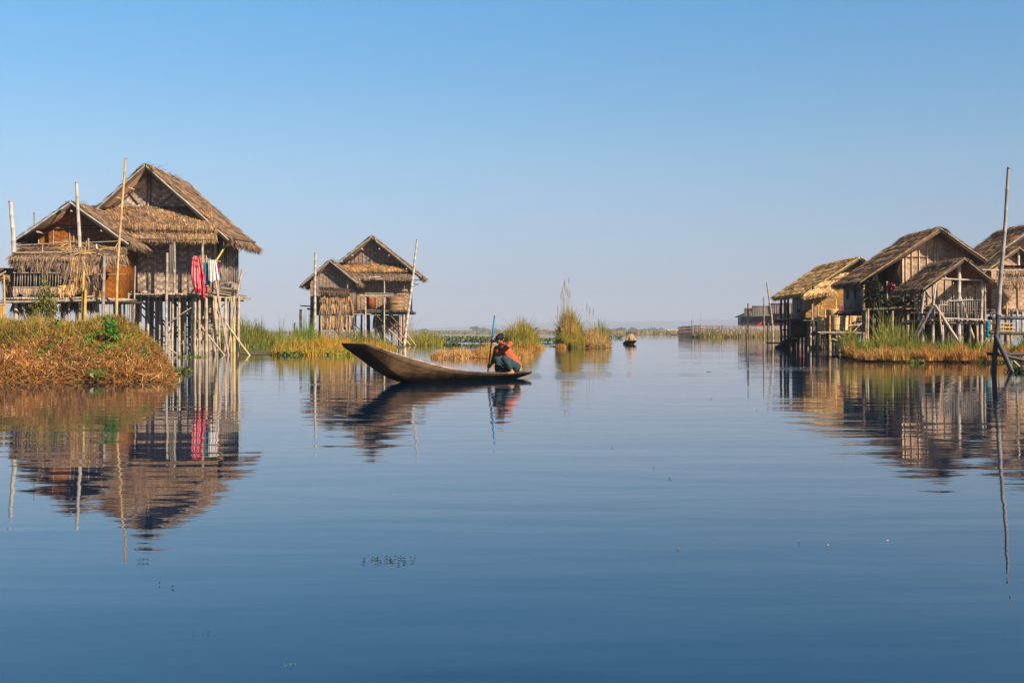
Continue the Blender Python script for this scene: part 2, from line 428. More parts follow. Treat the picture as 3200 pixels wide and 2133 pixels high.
def straw(mb, A, B, C, D, n, pal, L=0.55, wid=0.035, lift=0.07, edge=0.0, jitter=0.14, rows=0, over=0.25):
    """straws lying down the slope A-B (top edge) to D-C (bottom edge); the last ones hang over the eave"""
    A, B, C, D = (np.array(tuple(q), float) for q in (A, B, C, D))
    u = RNG.uniform(-edge, 1 + edge, n); v = RNG.uniform(-0.02, 1.0, n)
    if rows: v = np.clip((np.floor(v * rows) + RNG.beta(4, 1.3, n)) / rows, 0, 1)
    top = A + (B - A) * u[:, None]; bot = D + (C - D) * u[:, None]
    p = top + (bot - top) * v[:, None]
    dn = bot - top; sl = np.linalg.norm(dn, axis=1); dn /= sl[:, None]
    nrm = np.cross(B - A, D - A); nrm /= np.linalg.norm(nrm)
    if nrm[2] < 0: nrm = -nrm
    ac = (B - A) / np.linalg.norm(B - A)
    d = dn + ac * RNG.normal(0, jitter, n)[:, None]; d /= np.linalg.norm(d, axis=1)[:, None]
    ln = L * RNG.uniform(0.5, 1.3, n)
    room = (1 - v) * sl + over * RNG.uniform(0.3, 1.5, n)
    ln = np.minimum(ln, room + 0.05)
    t = np.array([0, 0.5, 1.0])
    Cn = p[:, None] + d[:, None] * (ln[:, None] * t[None])[..., None]
    lf = 0.01 + lift * RNG.uniform(0, 1, n) ** 1.5
    p = p + nrm[None] * (.035 * (1 + np.sin(u * 9 + v * 4) * np.sin(v * 7 + u * 3)))[:, None]
    Cn += nrm[None, None] * (0.01 + lf[:, None] * np.array([0.1, 0.8, 1.0])[None])[..., None]
    past = np.maximum((v * sl + ln) - sl, 0)
    Cn[:, 2, 2] -= past * 0.35
    W = wid * RNG.uniform(0.5, 1.6, n)[:, None] * np.array([[1, 0.8, 0.3]])
    sd = np.cross(d, nrm[None]); sd /= np.linalg.norm(sd, axis=1)[:, None]
    sd = sd + nrm[None] * RNG.normal(0, 0.35, n)[:, None]; sd /= np.linalg.norm(sd, axis=1)[:, None]
    # patches: bundles laid at different times have their own tone
    pt_ = 1 + .20 * np.sin(p[:, 0] * 2.7 + p[:, 2] * 4.1) * np.sin(p[:, 1] * 2.3 + p[:, 2] * 3.3) + .12 * np.sin(p[:, 0] * 7.1 + p[:, 1] * 6.3 + p[:, 2] * 9)
    mb.strips(Cn, W, sd, np.clip(pick(pal[0], pal[1], n, 0.25) * pt_[:, None], 0, 1))

def fringe(mb, A, B, n, L, pal, wid=0.03, out=(0, -1, 0), sway=0.18, depth=0.12):
    """straw hanging from the line A-B"""
    A = np.array(tuple(A), float); B = np.array(tuple(B), float); out = np.array(out, float)
    u = RNG.uniform(0, 1, n); p = A + (B - A) * u[:, None] + out * RNG.uniform(-depth, depth, n)[:, None]
    ac = (B - A) / np.linalg.norm(B - A)
    ln = L * RNG.uniform(0.35, 1.15, n) * (0.8 + 0.3 * np.sin(u * 23 + n) * np.sin(u * 7))
    d = np.array([0, 0, -1.0])[None] + ac * RNG.normal(0, sway, n)[:, None] + out * RNG.uniform(-0.05, 0.25, n)[:, None]
    t = np.array([0, 0.5, 1.0])
    Cn = p[:, None] + d[:, None] * (ln[:, None] * t)[..., None]
    W = wid * RNG.uniform(0.5, 1.5, n)[:, None] * np.array([[1, 0.9, 0.35]])
    sd = ac[None] + np.cross(ac, (0, 0, 1))[None] * RNG.normal(0, 0.5, n)[:, None]; sd /= np.linalg.norm(sd, axis=1)[:, None]
    mb.strips(Cn, W, sd, pick(pal[0], pal[1], n, 0.22))

def slab(mb, A, B, C, D, th, col):
    A, B, C, D = (np.array(tuple(q), float) for q in (A, B, C, D))
    nrm = np.cross(B - A, D - A); nrm /= np.linalg.norm(nrm)
    if nrm[2] < 0: nrm = -nrm
    top = [A, B, C, D]; low = [q - nrm * th for q in top]
    mb.add(top + low, [(0, 1, 2, 3), (7, 6, 5, 4), (0, 4, 5, 1), (1, 5, 6, 2), (2, 6, 7, 3), (3, 7, 4, 0)], col)

def thatch_slope(r, A, B, C, D, dens, pal, name='roof_slope', th=0.13, L=0.42, fr=0.3, wid=0.035, lift=None, rows=7, edge=0.01, gable=0):
    """one thatched slope as a part: a thick mat of straw, ragged at the eave"""
    mb = MB(); lift = wid * 2.1 if lift is None else lift; wid = wid * .78; dens = dens * 1.35
    A, B, C, D = (Vector(tuple(q)) for q in (A, B, C, D))
    slab(mb, A, B, C, D, th, T_BRN)
    area = (B - A).length * (D - A).length
    straw(mb, A, B, C, D, int(area * dens), pal, L=L, wid=wid, lift=lift, rows=rows, edge=edge, over=fr * 0.6)
    nrm = (B - A).cross(D - A).normalized()
    if nrm.z < 0: nrm = -nrm
    lo1 = D - nrm * th; lo2 = C - nrm * th
    if fr > 0:
        o = (D - A); o.z = 0
        o = o.normalized() if o.length > 1e-3 else Vector((0, -1, 0))
        n = int((C - D).length * dens * 0.9)
        fringe(mb, D, C, n, fr, pal, wid=wid * .9, out=o)
        fringe(mb, lo1, lo2, n // 2, fr * 0.8, pal, wid=wid * .9, out=o)
    for g in range(gable):   # loose straw along the front verge
        fringe(mb, A, D, int((D - A).length * dens * 0.25), 0.14, pal, wid=wid * .8, out=(B - A).normalized(), sway=0.5, depth=0.05)
    return mb.build(name, 'thatch', r)

def ridge_cap(r, A, B, pal, dens=160, w_=0.30, slope=0.85, wid=0.035):
    mb = MB(); A = Vector(tuple(A)); B = Vector(tuple(B))
    for sx in (-1, 1):
        d = Vector((sx * w_, 0, -w_ * slope))
        u = Vector((0, 0, 0.015))
        slab(mb, A + u, B + u, B + d + u, A + d + u, 0.03, T_BRN)
        straw(mb, A + u, B + u, B + d + u, A + d + u, int((B - A).length * dens), pal, L=0.4, wid=wid, lift=0.10, jitter=0.4, edge=0.02, over=0.2)
    n = int((B - A).length * 14)     # tufts that stick up
    uu = RNG.uniform(0, 1, n); p = np.array(A)[None] + (np.array(B) - np.array(A))[None] * uu[:, None]; p[:, 2] += 0.03
    d = np.stack([RNG.normal(0, 0.8, n), RNG.normal(0, 0.5, n), np.abs(RNG.normal(0.25, 0.25, n))], 1)
    t = np.array([0, .5, 1]); Cn = p[:, None] + d[:, None] * (t[None] * RNG.uniform(0.12, 0.34, n)[:, None])[..., None]
    sd = np.tile(np.array([[0.3, 1.0, 0]]) / 1.044, (n, 1))
    mb.strips(Cn, np.full((n, 3), wid * .8), sd, pick(pal[0], pal[1], n))
    return mb.build('ridge_cap', 'thatch', r)

def gable_roof(r, xa, za, xl, zl, xr, zr, y0, y1, dens, pal, fr=0.3, th=0.13, wid=0.035, barge=BAM_G, rows=7, L=0.42, verge=0.09):
    """two thatched slopes, ridge cap, barge poles on the front verge, purlin ends"""
    A0, A1 = Vector((xa, y0, za)), Vector((xa, y1, za))
    L0, L1 = Vector((xl, y0, zl)), Vector((xl, y1, zl)); R0, R1 = Vector((xr, y0, zr)), Vector((xr, y1, zr))
    thatch_slope(r, A0, A1, L1, L0, dens, pal, fr=fr, th=th, wid=wid, rows=rows, L=L, gable=1)
    thatch_slope(r, A0, A1, R1, R0, dens, pal, fr=fr, th=th, wid=wid, rows=rows, L=L, gable=1)
    ridge_cap(r, A0, A1, pal, dens=dens * 1.2, slope=abs((za - zl) / (xa - xl)), wid=wid)
    for E in (L0, R0):                                   # barge poles, front and back
        d = (E - A0).normalized()
        o = Vector((0, -0.06, -th * 0.5))
        mb = MB(); mb.bamboo(A0 + o - d * 0.04, E + o + d * 0.05, 0.045, 0.04, jit(tuple(c * .8 for c in barge), .1), node=.5); mb.build('barge_pole', 'bamboo', r)
        mb = MB(); mb.bar(A0 + Vector((0, -0.03, -th - .05)), E + Vector((0, -0.03, -th - .05)), 0.05, verge, jit(WOOD_D, .1)); mb.build('barge_board', 'wood', r)
    return A0, L0, R0

def wall(r, poly, y0, y1, mat, name='wall'):
    mb = MB(); mb.prism(poly, y0, y1, (1, 1, 1)); return mb.build(name, mat, r)
def side_wall(r, x, y0, y1, z0, z1, mat, th=0.04, name='wall'):
    mb = MB(); mb.box((x - th / 2, y0, z0), (x + th / 2, y1, z1), (1, 1, 1)); return mb.build(name, mat, r)
def stilt(r, x, y, zt, rad=0.06, col=BAM, lean=0.03, zb=-0.35, name='stilt', mat='bamboo', node=.45, n=7):
    mb = MB(); mb.bamboo((x + random.uniform(-lean, lean), y + random.uniform(-lean, lean), zb), (x, y, zt), rad, rad * .9, jit(col, .14), node=node, bend=.008, n=n)
    return mb.build(name, mat, r)
def pole(r, p, q, rad, col, name='pole', mat='bamboo', r1=None, node=.45, bend=.008, n=7):
    mb = MB(); mb.bamboo(p, q, rad, r1 if r1 is not None else rad * .8, col, node=node, bend=bend, n=n); return mb.build(name, mat, r)
def brace(r, p, q, rad, col): return pole(r, p, q, rad, col, 'brace')
def deck(r, x0, x1, y0, y1, z, rad=0.045, col=WOOD_G, name='floor', step=None, proud=0.12):
    """a floor of poles laid side by side, on two bearers"""
    mb = MB(); x = x0; step = step or rad * 2.15
    while x < x1:
        rr_ = rad * random.uniform(.75, 1.15)
        mb.tube([(x, y0 - random.uniform(0, proud), z + random.uniform(-.01, .02)), (x, y1, z)], rr_, jit(col, .35), 6)
        x += step * random.uniform(.9, 1.25)
    o = mb.build(name, 'bamboo', r)
    for y in (y0 + 0.06, (y0 + y1) / 2, y1 - .1):
        m2 = MB(); m2.bamboo((x0 - .15, y, z - rad * 2.2), (x1 + .25, y, z - rad * 2.2), rad * 1.3, rad * 1.1, jit(WOOD_D, .2)); m2.build('bearer', 'bamboo', r)
    return o
def battens(r, xs, y, z0, z1s, rad=0.022, col=BAM):
    for x, z1 in zip(xs, z1s):
        mb = MB(); mb.tube([(x, y, z0), (x + random.uniform(-.02, .02), y, z1)], rad, jit(col, .15), 5); mb.build('wall_batten', 'bamboo', r)
def gz(x, xa, za, xe, ze): return za + (ze - za) * (x - xa) / (xe - xa)

# ================================================================== the large stilt house on the left
D0 = 53.35
A = P(455, 512, D0); Re = P(713, 742, D0)
xa, za, xr, zr = A.x, A.z, Re.x, Re.z
xl = 2 * xa - xr
r = root('stilt_house', (xa, 54.2, 0), 'largest stilt house, grey woven walls and deep thatched awning, laundry hanging from its deck', 'house')
H1 = r
gable_roof(r, xa, za, xl, zr, xr, zr, D0, 60.0, 150, T_OLD, fr=0.42, th=0.16)
z_fl = Z(917, 54.2); xw0, xw1 = xa - 3.15, X(668, 54.2)
wf = 54.2
inset = 0.22
ztop = lambda x: gz(x, xa, za, xr if x > xa else xl, zr) - inset
wall(r, [(xw0, z_fl), (xw1, z_fl), (xw1, ztop(xw1)), (xa, za - inset), (xw0, ztop(xw0))], wf, wf + .04, 'weave_grey')
side_wall(r, xw1, wf + .04, 58.6, z_fl, ztop(xw1), 'weave_grey')
side_wall(r, xw0, wf + .04, 58.6, z_fl, ztop(xw0), 'weave_grey')
wall(r, [(xw0, z_fl), (xw1, z_fl), (xw1, ztop(xw1)), (xa, za - inset), (xw0, ztop(xw0))], 58.6, 58.64, 'weave_grey')
# window opening on the side wall
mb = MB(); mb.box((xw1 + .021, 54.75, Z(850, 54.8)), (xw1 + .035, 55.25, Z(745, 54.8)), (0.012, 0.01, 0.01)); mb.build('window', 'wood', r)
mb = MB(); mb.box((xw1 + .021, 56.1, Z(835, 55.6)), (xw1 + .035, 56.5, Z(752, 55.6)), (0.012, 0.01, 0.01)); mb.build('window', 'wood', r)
for yy in np.linspace(54.3, 58.5, 12):
    mb = MB(); mb.tube([(xw1 + .035, yy, z_fl), (xw1 + .035, yy + random.uniform(-.03, .03), Z(752, 55))], .022, jit(WOOD_G, .2), 5); mb.build('wall_batten', 'bamboo', r)
for k, px in enumerate((463, 520, 545, 560, 590, 616, 632, 645, 657)):
    z1 = ztop(X(px, wf)) - .1 if px == 463 else Z(752, wf)
    mb = MB(); mb.tube([(X(px, wf), wf - .03, z_fl), (X(px, wf), wf - .03, z1)], .035 if px in (463, 657) else .025, jit(WOOD_G, .15), 6); mb.build('wall_post', 'bamboo', r)
# gable frame: king posts, diagonals, tie
for px in (462, 472):
    mb = MB(); mb.bar((X(px, wf), wf - .04, Z(640, wf)), (X(px, wf), wf - .04, Z(545, wf)), .05, .05, WOOD_D); mb.build('gable_post', 'wood', r)
for (p1, p2) in (((475, 546), (610, 640)), ((402, 600), (432, 638)), ((505, 640), (548, 600))):
    mb = MB(); mb.bar(P(*p1, wf - .05), P(*p2, wf - .05), .035, .035, WOOD_D); mb.build('gable_brace', 'wood', r)
for px, py in ((365, 597), (312, 636), (548, 585), (610, 634), (648, 665), (402, 566), (500, 545)):
    q = P(px, py, D0); q.z -= .30; mb = MB(); mb.tube([(q.x, D0 - .02, q.z), (q.x, 59.2, q.z)], .04, jit(WOOD_G, .1), 6); mb.build('purlin', 'bamboo', r)
# eave beam on the right side
mb = MB(); mb.bar(P(668, 737, 54.1), P(797, 757, 53.7), .12, .09, (0.10, .075, .055)); mb.build('eave_beam', 'wood', r)
mb = MB(); mb.bar(P(660, 727, 54.0), P(703, 727, 53.9), .05, .05, WOOD_G); mb.build('eave_beam', 'wood', r)
# corner posts
mb = MB(); mb.bamboo((xw1 + .05, wf - .06, -.3), (xw1 + .05, wf - .06, Z(742, wf)), .07, .06, WOOD_G); mb.build('corner_post', 'bamboo', r)
mb = MB(); mb.bamboo((xw1 + .06, 58.6, -.3), (xw1 + .06, 58.6, Z(742, 58.6)), .07, .06, WOOD_D); mb.build('corner_post', 'bamboo', r)
# awning in two courses
thatch_slope(r, P(286, 642, 54.15), P(657, 647, 54.15), P(672, 708, 53.1), P(330, 700, 53.1), 300, T_WARM, 'awning', th=.10, fr=.30, wid=.03, rows=3)
thatch_slope(r, P(320, 690, 53.6), P(674, 694, 53.6), P(674, 740, 52.9), P(378, 738, 52.9), 330, T_WARM, 'awning', th=.12, fr=.38, wid=.03, rows=2)
mb = MB(); mb.bamboo(P(380, 748, 52.75), P(672, 750, 52.75), .05, .045, WOOD_D); mb.build('awning_beam', 'bamboo', r)
for px, yt in ((545, 750), (633, 752), (393, 756)):
    mb = MB(); mb.bamboo(P(px, 917, 52.8), P(px, yt, 52.8), .07, .06, jit(WOOD_G, .1)); mb.build('awning_post', 'bamboo', r)
# deck
dz = Z(920, 52.6)
deck(r, X(330, 53), X(672, 54), 52.55, 54.2, dz, col=WOOD_G)
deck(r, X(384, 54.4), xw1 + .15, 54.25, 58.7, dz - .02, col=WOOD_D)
for (p1, p2, cc) in (((660, 914), (786, 932), WOOD_G), ((675, 908), (770, 925), T_BRN), ((640, 925), (783, 934), BAM), ((690, 900), (748, 903), WOOD_G)):
    mb = MB(); mb.bamboo(P(*p1, 52.9), P(*p2, 53.6), .035, .03, jit(cc, .1)); mb.build('deck_rail', 'bamboo', r)
# loose poles stacked at the foot of the side wall
for k in range(7):
    mb = MB(); mb.tube([P(678 + k, 893 - k * 3, 53.4 + k * .1), P(720, 880 + k * 4, 53.6), P(752, 893 + k * 2, 53.9)], .022, jit(WOOD_G, .2), 5); mb.build('stacked_pole', 'bamboo', r)
# stilts: the front row as seen, the rows behind at even spacing
front = [(376, 0), (387, 0), (403, 0), (424, 0), (439, 0), (464, 0), (487, 0), (500, 0), (527, 0), (540, 1), (560.5, 1), (579, 0), (603, 1), (611, 1), (622.5, 1), (644, 2), (667, 1), (673, 1), (688, 1), (706, 1), (717, 3), (722, 1), (731, 3), (746.5, 1)]
for px, c_ in front:
    D = {0: 53.9, 1: 52.85, 2: 52.7, 3: 53.2}[c_] + random.uniform(-.12, .12)
    stilt(r, X(px, D), D, dz - .1, rad=.085 if c_ == 2 else random.uniform(.05, .075), col={0: WOOD_G, 1: BAM, 2: BAM, 3: BAM_Y}[c_])
for yy in (55.4, 56.9, 58.5):
    for k in range(11):
        x = X(395, 54) + (xw1 - X(395, 54)) * (k + .5) / 11 + random.uniform(-.12, .12)
        stilt(r, x, yy + random.uniform(-.2, .2), dz - .1, rad=random.uniform(.055, .085), col=WOOD_G)
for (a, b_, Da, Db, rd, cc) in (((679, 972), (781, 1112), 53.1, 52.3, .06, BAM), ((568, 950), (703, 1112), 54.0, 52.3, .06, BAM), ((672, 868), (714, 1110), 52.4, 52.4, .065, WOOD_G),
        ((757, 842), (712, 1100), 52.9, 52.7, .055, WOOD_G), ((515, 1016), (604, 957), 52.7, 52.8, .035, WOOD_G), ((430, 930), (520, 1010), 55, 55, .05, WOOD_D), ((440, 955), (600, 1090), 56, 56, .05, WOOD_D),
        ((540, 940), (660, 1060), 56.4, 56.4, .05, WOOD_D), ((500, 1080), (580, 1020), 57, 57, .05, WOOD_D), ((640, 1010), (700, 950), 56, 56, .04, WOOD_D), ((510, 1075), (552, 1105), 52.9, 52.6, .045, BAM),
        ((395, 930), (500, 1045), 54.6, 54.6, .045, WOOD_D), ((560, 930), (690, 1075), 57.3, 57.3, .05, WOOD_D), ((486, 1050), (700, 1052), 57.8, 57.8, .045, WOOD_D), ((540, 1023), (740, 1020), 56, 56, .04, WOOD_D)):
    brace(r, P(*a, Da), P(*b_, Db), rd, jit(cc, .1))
# deck-edge uprights
for px, yt, yb, D, rd in ((522, 790, 1100, 52.35, .075), (422, 831, 990, 52.4, .04), (402, 915, 1010, 52.45, .05), (326, 795, 1000, 48.9, .06)):
    if px == 326: continue
    mb = MB(); mb.bamboo(P(px - 3, yb + 6, D), P(px, yt, D), rd, rd * .85, jit(WOOD_G, .1)); mb.build('mooring_upright', 'bamboo', r)
# pole leaning from the window to the laundry
mb = MB(); mb.bamboo(P(712, 757, 54.3), P(672, 820, 52.7), .045, .04, BAM_Y, node=.6); mb.build('clothes_prop', 'bamboo', r)
mb = MB(); mb.tube([P(743, 800, 54.3), P(705, 840, 53.5), P(765, 766, 54)], .012, WOOD_D, 5); mb.build('wire', 'wood', r)
# orange side passage between kitchen and house
mb = MB(); mb.box((X(331, 52.2), 52.2, z_fl - .25), (X(358, 52.2), 52.24, Z(812, 52.2)), (1, 1, 1)); mb.build('door_panel', 'weave_orange', r)
mb = MB(); mb.box((X(366, 53.9), 53.9, z_fl), (X(384, 53.9), 53.94, Z(770, 53.9)), (1, 1, 1)); mb.build('door_panel', 'weave_orange', r)
# white drape on the wall
mb = MB()
for i in range(5):
    x0 = X(530 + i * 2.6, 52.75)
    mb.add([(x0, 52.7 - .03 * (i % 2), Z(764, 52.7)), (x0 + .045, 52.68, Z(764, 52.7)), (x0 + .05 + .02 * i, 52.66, Z(872 - i * 7, 52.7)), (x0 + .02 * i, 52.7, Z(868 - i * 7, 52.7))], [(0, 1, 2, 3)], (0.45, 0.42, 0.4))
tag(mb.build('drape', 'cloth'), 'long pale cloth strip hanging beside the awning post of the largest house', 'cloth')

# ================================================================== kitchen wing, left
D1 = 50.5
A = P(222, 629, D1); Le = P(52, 745, D1); Re = P(400, 757, D1)
r = root('stilt_house', (A.x, 51.3, 0), 'smaller gabled wing with rust brown woven gable, left of the largest stilt house', 'house')
H1B = r
gable_roof(r, A.x, A.z, Le.x, Le.z, Re.x, Re.z, D1, 53.9, 190, T_OLD, fr=.32, th=.12, barge=(0.5, .47, .45))
w0, w1 = X(119, 51.3), X(372, 51.3)
zz = lambda x: gz(x, A.x, A.z, Le.x if x < A.x else Re.x, Le.z if x < A.x else Re.z) - .16
zb = Z(940, 51.3)
wall(r, [(w0, zb), (w1, zb), (w1, zz(w1)), (A.x, A.z - .16), (w0, zz(w0))], 51.3, 51.34, 'weave_orange')
side_wall(r, w0, 51.34, 53.8, zb, zz(w0), 'weave_orange'); side_wall(r, w1, 51.34, 53.8, zb, zz(w1), 'weave_orange')
battens(r, [X(p, 51.3) for p in (121, 168, 219, 231, 277, 325)], 51.27, zb, [Z(735, 51.3), Z(715, 51.3), Z(650, 51.3), Z(715, 51.3), Z(715, 51.3), Z(740, 51.3)], .025, WOOD_G)
mb = MB(); mb.bar((w0, 51.26, Z(717, 51.3)), (w1, 51.26, Z(714, 51.3)), .04, .05, WOOD_D); mb.build('tie_beam', 'wood', r)
mb = MB(); mb.bar((X(140, 51.3), 51.25, Z(704, 51.3)), (X(335, 51.3), 51.25, Z(706, 51.3)), .03, .04, WOOD_D); mb.build('tie_beam', 'wood', r)
for px, py in ((222, 648), (116, 713), (316, 710)):
    q = P(px, py, D1); q.z -= .16; mb = MB(); mb.tube([(q.x, D1 - .04, q.z), (q.x, 53.8, q.z)], .042, WOOD_G, 8); mb.build('purlin', 'bamboo', r)
mb = MB(); mb.bar((w0, 51.5, zb), (w1, 51.5, zb), .12, .12, WOOD_D); mb.build('floor_beam', 'wood', r)
for px in (125, 160, 198, 240, 262, 285, 305, 330, 345, 358):
    for yy in (51.5, 53.3):
        stilt(r, X(px, yy), yy, zb, rad=random.uniform(.05, .08), col=WOOD_G)

# ================================================================== thatched lean-to shed in front of it
r = root('thatched_shed', (X(200, 48.5), 48.5, 0), 'low slatted shed with flat ragged thatch roof in front of the rust brown gable', 'shed')
SHED = r
thatch_slope(r, P(72, 762, 50.4), P(395, 772, 50.2), P(392, 803, 48.7), P(28, 806, 48.1), 240, ((T_GREY, T_BRN, T_TAN, T_DARK), (6, 3, 2, 2)), 'roof_slope', th=.12, fr=.42, wid=.03, rows=3)
mb = MB(); fringe(mb, P(40, 806, 48.25), P(228, 826, 48.35), 1500, .55, ((T_GREY, T_BRN, T_TAN, T_DARK), (6, 3, 1, 3)), depth=.2); mb.build('eave_fringe', 'thatch', r)
mb = MB(); fringe(mb, P(232, 815, 48.4), P(392, 797, 48.6), 900, .55, T_OLD, depth=.2, sway=.3); mb.build('eave_fringe', 'thatch', r)
mb = MB(); straw(mb, P(215, 752, 50), P(330, 775, 50), P(330, 812, 48.5), P(222, 815, 48.5), 500, T_WARM, L=.9, jitter=1.4, lift=.25); mb.build('loose_straw', 'thatch', r)
# slatted front
zs0, zs1 = Z(925, 48.3), Z(838, 48.3)
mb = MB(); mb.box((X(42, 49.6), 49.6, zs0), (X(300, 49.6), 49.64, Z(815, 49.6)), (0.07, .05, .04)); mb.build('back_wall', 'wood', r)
for k, px in enumerate(np.arange(45, 236, 8.6)):
    px += random.uniform(-1.5, 1.5); h1 = Z(random.uniform(838, 850), 48.3)
    mb = MB(); mb.bar((X(px, 48.3), 48.3, Z(900, 48.3)), (X(px + random.uniform(0, 3), 48.3), 48.3, h1), random.uniform(.045, .075), .025, jit((.40, .34, .29), .3)); mb.build('slat', 'wood', r)
for py in (852, 897):
    mb = MB(); mb.bamboo(P(40, py, 48.24), P(236, py + 2, 48.24), .03, .028, WOOD_G); mb.build('slat_rail', 'bamboo', r)
mb = MB(); fringe(mb, P(42, 898, 48.26), P(190, 898, 48.26), 900, .42, ((T_TAN, T_GREY, WOOD_G), (3, 3, 2)), sway=.1, depth=.03, wid=.035); mb.build('straw_skirt', 'thatch', r)
mb = MB(); fringe(mb, P(186, 893, 48.2), P(236, 885, 48.2), 500, .55, T_NEW, sway=.25, depth=.08); mb.build('straw_skirt', 'thatch', r)
mb = MB(); fringe(mb, P(222, 805, 48.3), P(262, 800, 48.3), 500, 1.5, T_WARM, sway=.2, depth=.12); mb.build('straw_bundle', 'thatch', r)
mb = MB(); fringe(mb, P(262, 822, 48.5), P(308, 815, 48.5), 800, 1.45, T_WARM, sway=.12, depth=.15); mb.build('straw_bundle', 'thatch', r)
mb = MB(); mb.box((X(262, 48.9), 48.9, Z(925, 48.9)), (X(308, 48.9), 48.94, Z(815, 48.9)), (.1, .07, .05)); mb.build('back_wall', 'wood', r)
# left end of the shed: a lower thatched porch
thatch_slope(r, P(-60, 835, 49.5), P(42, 838, 49.3), P(30, 862, 48.4), P(-60, 862, 48.4), 220, T_OLD, 'porch_roof', th=.1, fr=.25)
mb = MB(); mb.box((X(9, 48.9), 48.9, Z(945, 48.9)), (X(42, 48.9), 48.94, Z(855, 48.9)), (.2, .14, .12)); mb.build('side_mat', 'wood', r)
mb = MB(); fringe(mb, P(10, 856, 48.8), P(42, 853, 48.8), 260, .8, T_OLD, sway=.1); mb.build('straw_skirt', 'thatch', r)
mb = MB(); mb.bamboo(P(-40, 885, 48.1), P(18, 848, 48.1), .045, .04, BAM); mb.build('porch_rail', 'bamboo', r)
# floor with its beam
zfd = Z(934, 48.2)
deck(r, X(30, 48.5), X(308, 48.5), 47.95, 50.2, zfd, rad=.05)
deck(r, X(308, 48.5), X(398, 48.5), 47.95, 49.8, zfd - .02, rad=.05, col=BAM)
mb = MB(); mb.bamboo(P(-80, 944, 47.8), P(395, 938, 47.8), .06, .055, WOOD_G); mb.build('floor_beam', 'bamboo', r)
mb = MB(); mb.bamboo(P(205, 934, 47.86), P(310, 924, 47.86), .045, .04, BAM); mb.build('floor_beam', 'bamboo', r)
for px, rd, cc in ((50, .10, BAM), (75, .05, WOOD_G), (100, .05, WOOD_D), (150, .06, (.5, .28, .06)), (188, .05, WOOD_D), (215, .06, WOOD_G), (250, .085, BAM), (275, .05, WOOD_D), (300, .06, BAM), (305, .07, BAM), (340, .06, WOOD_D), (355, .05, WOOD_D), (385, .05, WOOD_D)):
    stilt(r, X(px, 48.3), 48.3 + random.uniform(0, 1.6) * (cc == WOOD_D), zfd - .08, rad=rd, col=cc)
for (a, b_) in (((288, 935), (300, 1000)), ((258, 845), (300, 905)), ((60, 935), (84, 1000))):
    brace(r, P(*a, 48.2), P(*b_, 48.2), .03, WOOD_G)
# hanging dark thatch under the floor
mb = MB(); fringe(mb, P(40, 946, 48.7), P(130, 946, 48.7), 500, .75, ((T_DARK, T_BRN), (3, 1))); fringe(mb, P(190, 946, 48.9), P(300, 946, 48.9), 600, .55, ((T_DARK, T_BRN), (3, 1))); mb.build('straw_skirt', 'thatch', r)
# sticks lying on and standing out of the roof
for (a, b_, rd, cc, D) in (((48, 790), (246, 786), .028, BAM, 48.6), ((246, 786), (372, 772), .02, BAM_Y, 48.8), ((40, 766), (398, 752), .025, WOOD_G, 50.0), ((46, 768), (92, 782), .03, WOOD_D, 49.2),
        ((134, 765), (131, 792), .025, BAM, 48.7), ((219, 750), (222, 800), .022, BAM, 48.6), ((276, 745), (278, 790), .04, WOOD_G, 49.2), ((270, 752), (266, 792), .025, WOOD_G, 49), ((299, 764), (302, 778), .055, (.6, .55, .5), 49), ((372, 755), (356, 778), .025, BAM, 49)):
    mb = MB(); mb.bamboo(P(*a, D), P(*b_, D), rd, rd * .9, cc, node=.6); mb.build('roof_stick', 'bamboo', r)
for (a, b_, rd, cc) in (((262, 858), (395, 857), .028, WOOD_G), ((358, 824), (398, 832), .02, BAM), ((214, 876), (232, 874), .02, BAM)):
    mb = MB(); mb.bamboo(P(*a, 48.0), P(*b_, 48.0), rd, rd * .6, cc); mb.build('cross_stick', 'bamboo', r)

# ================================================================== middle stilt house
D2 = 91.3
A = P(1160, 738, D2); Re = P(1316, 862, D2)
xa, za, xr, zr = A.x, A.z, Re.x, Re.z; xl = 2 * xa - xr
r = root('stilt_house', (xa, 92.2, 0), 'grey gabled stilt house in the middle distance with a straw band under its gable', 'house')
gable_roof(r, xa, za, xl, zr, xr, zr, D2, 96.5, 70, T_OLD, fr=.34, th=.16, wid=.06, verge=.12)
wf = 92.2; w0, w1 = xa - 2.95, X(1274, wf); zf = Z(968, wf)
zz = lambda x: gz(x, xa, za, xr if x > xa else xl, zr) - .22
wall(r, [(w0, zf), (w1, zf), (w1, zz(w1)), (xa, za - .22), (w0, zz(w0))], wf, wf + .05, 'weave_brown')
wall(r, [(X(1075, wf), Z(822, wf)), (X(1262, wf), Z(822, wf)), (xa, za - .3)], wf - .03, wf - .01, 'weave_dull', 'gable_panel')
side_wall(r, w1, wf + .05, 96.2, zf, zz(w1), 'weave_brown'); side_wall(r, w0, wf + .05, 96.2, zf, zz(w0), 'weave_brown')
thatch_slope(r, P(1052, 820, wf - .05), P(1262, 822, wf - .05), P(1268, 842, 91.5), P(1075, 842, 91.5), 190, ((T_GOLD, T_TAN, T_BRN), (4, 2, 2)), 'awning', th=.1, fr=.3, wid=.055, rows=1)
thatch_slope(r, P(1078, 838, 91.8), P(1286, 840, 92.0), P(1289, 871, 91.2), P(1108, 866, 91.2), 190, ((T_GREY, T_BRN, T_DARK), (6, 3, 1)), 'awning', th=.12, fr=.25, wid=.055, rows=3)
for px in np.arange(1115, 1272, 13.5):
    mb = MB(); mb.tube([(X(px, wf), wf - .03, zf), (X(px, wf), wf - .03, Z(872, wf))], .02, jit(BAM, .2), 5); mb.build('wall_batten', 'bamboo', r)
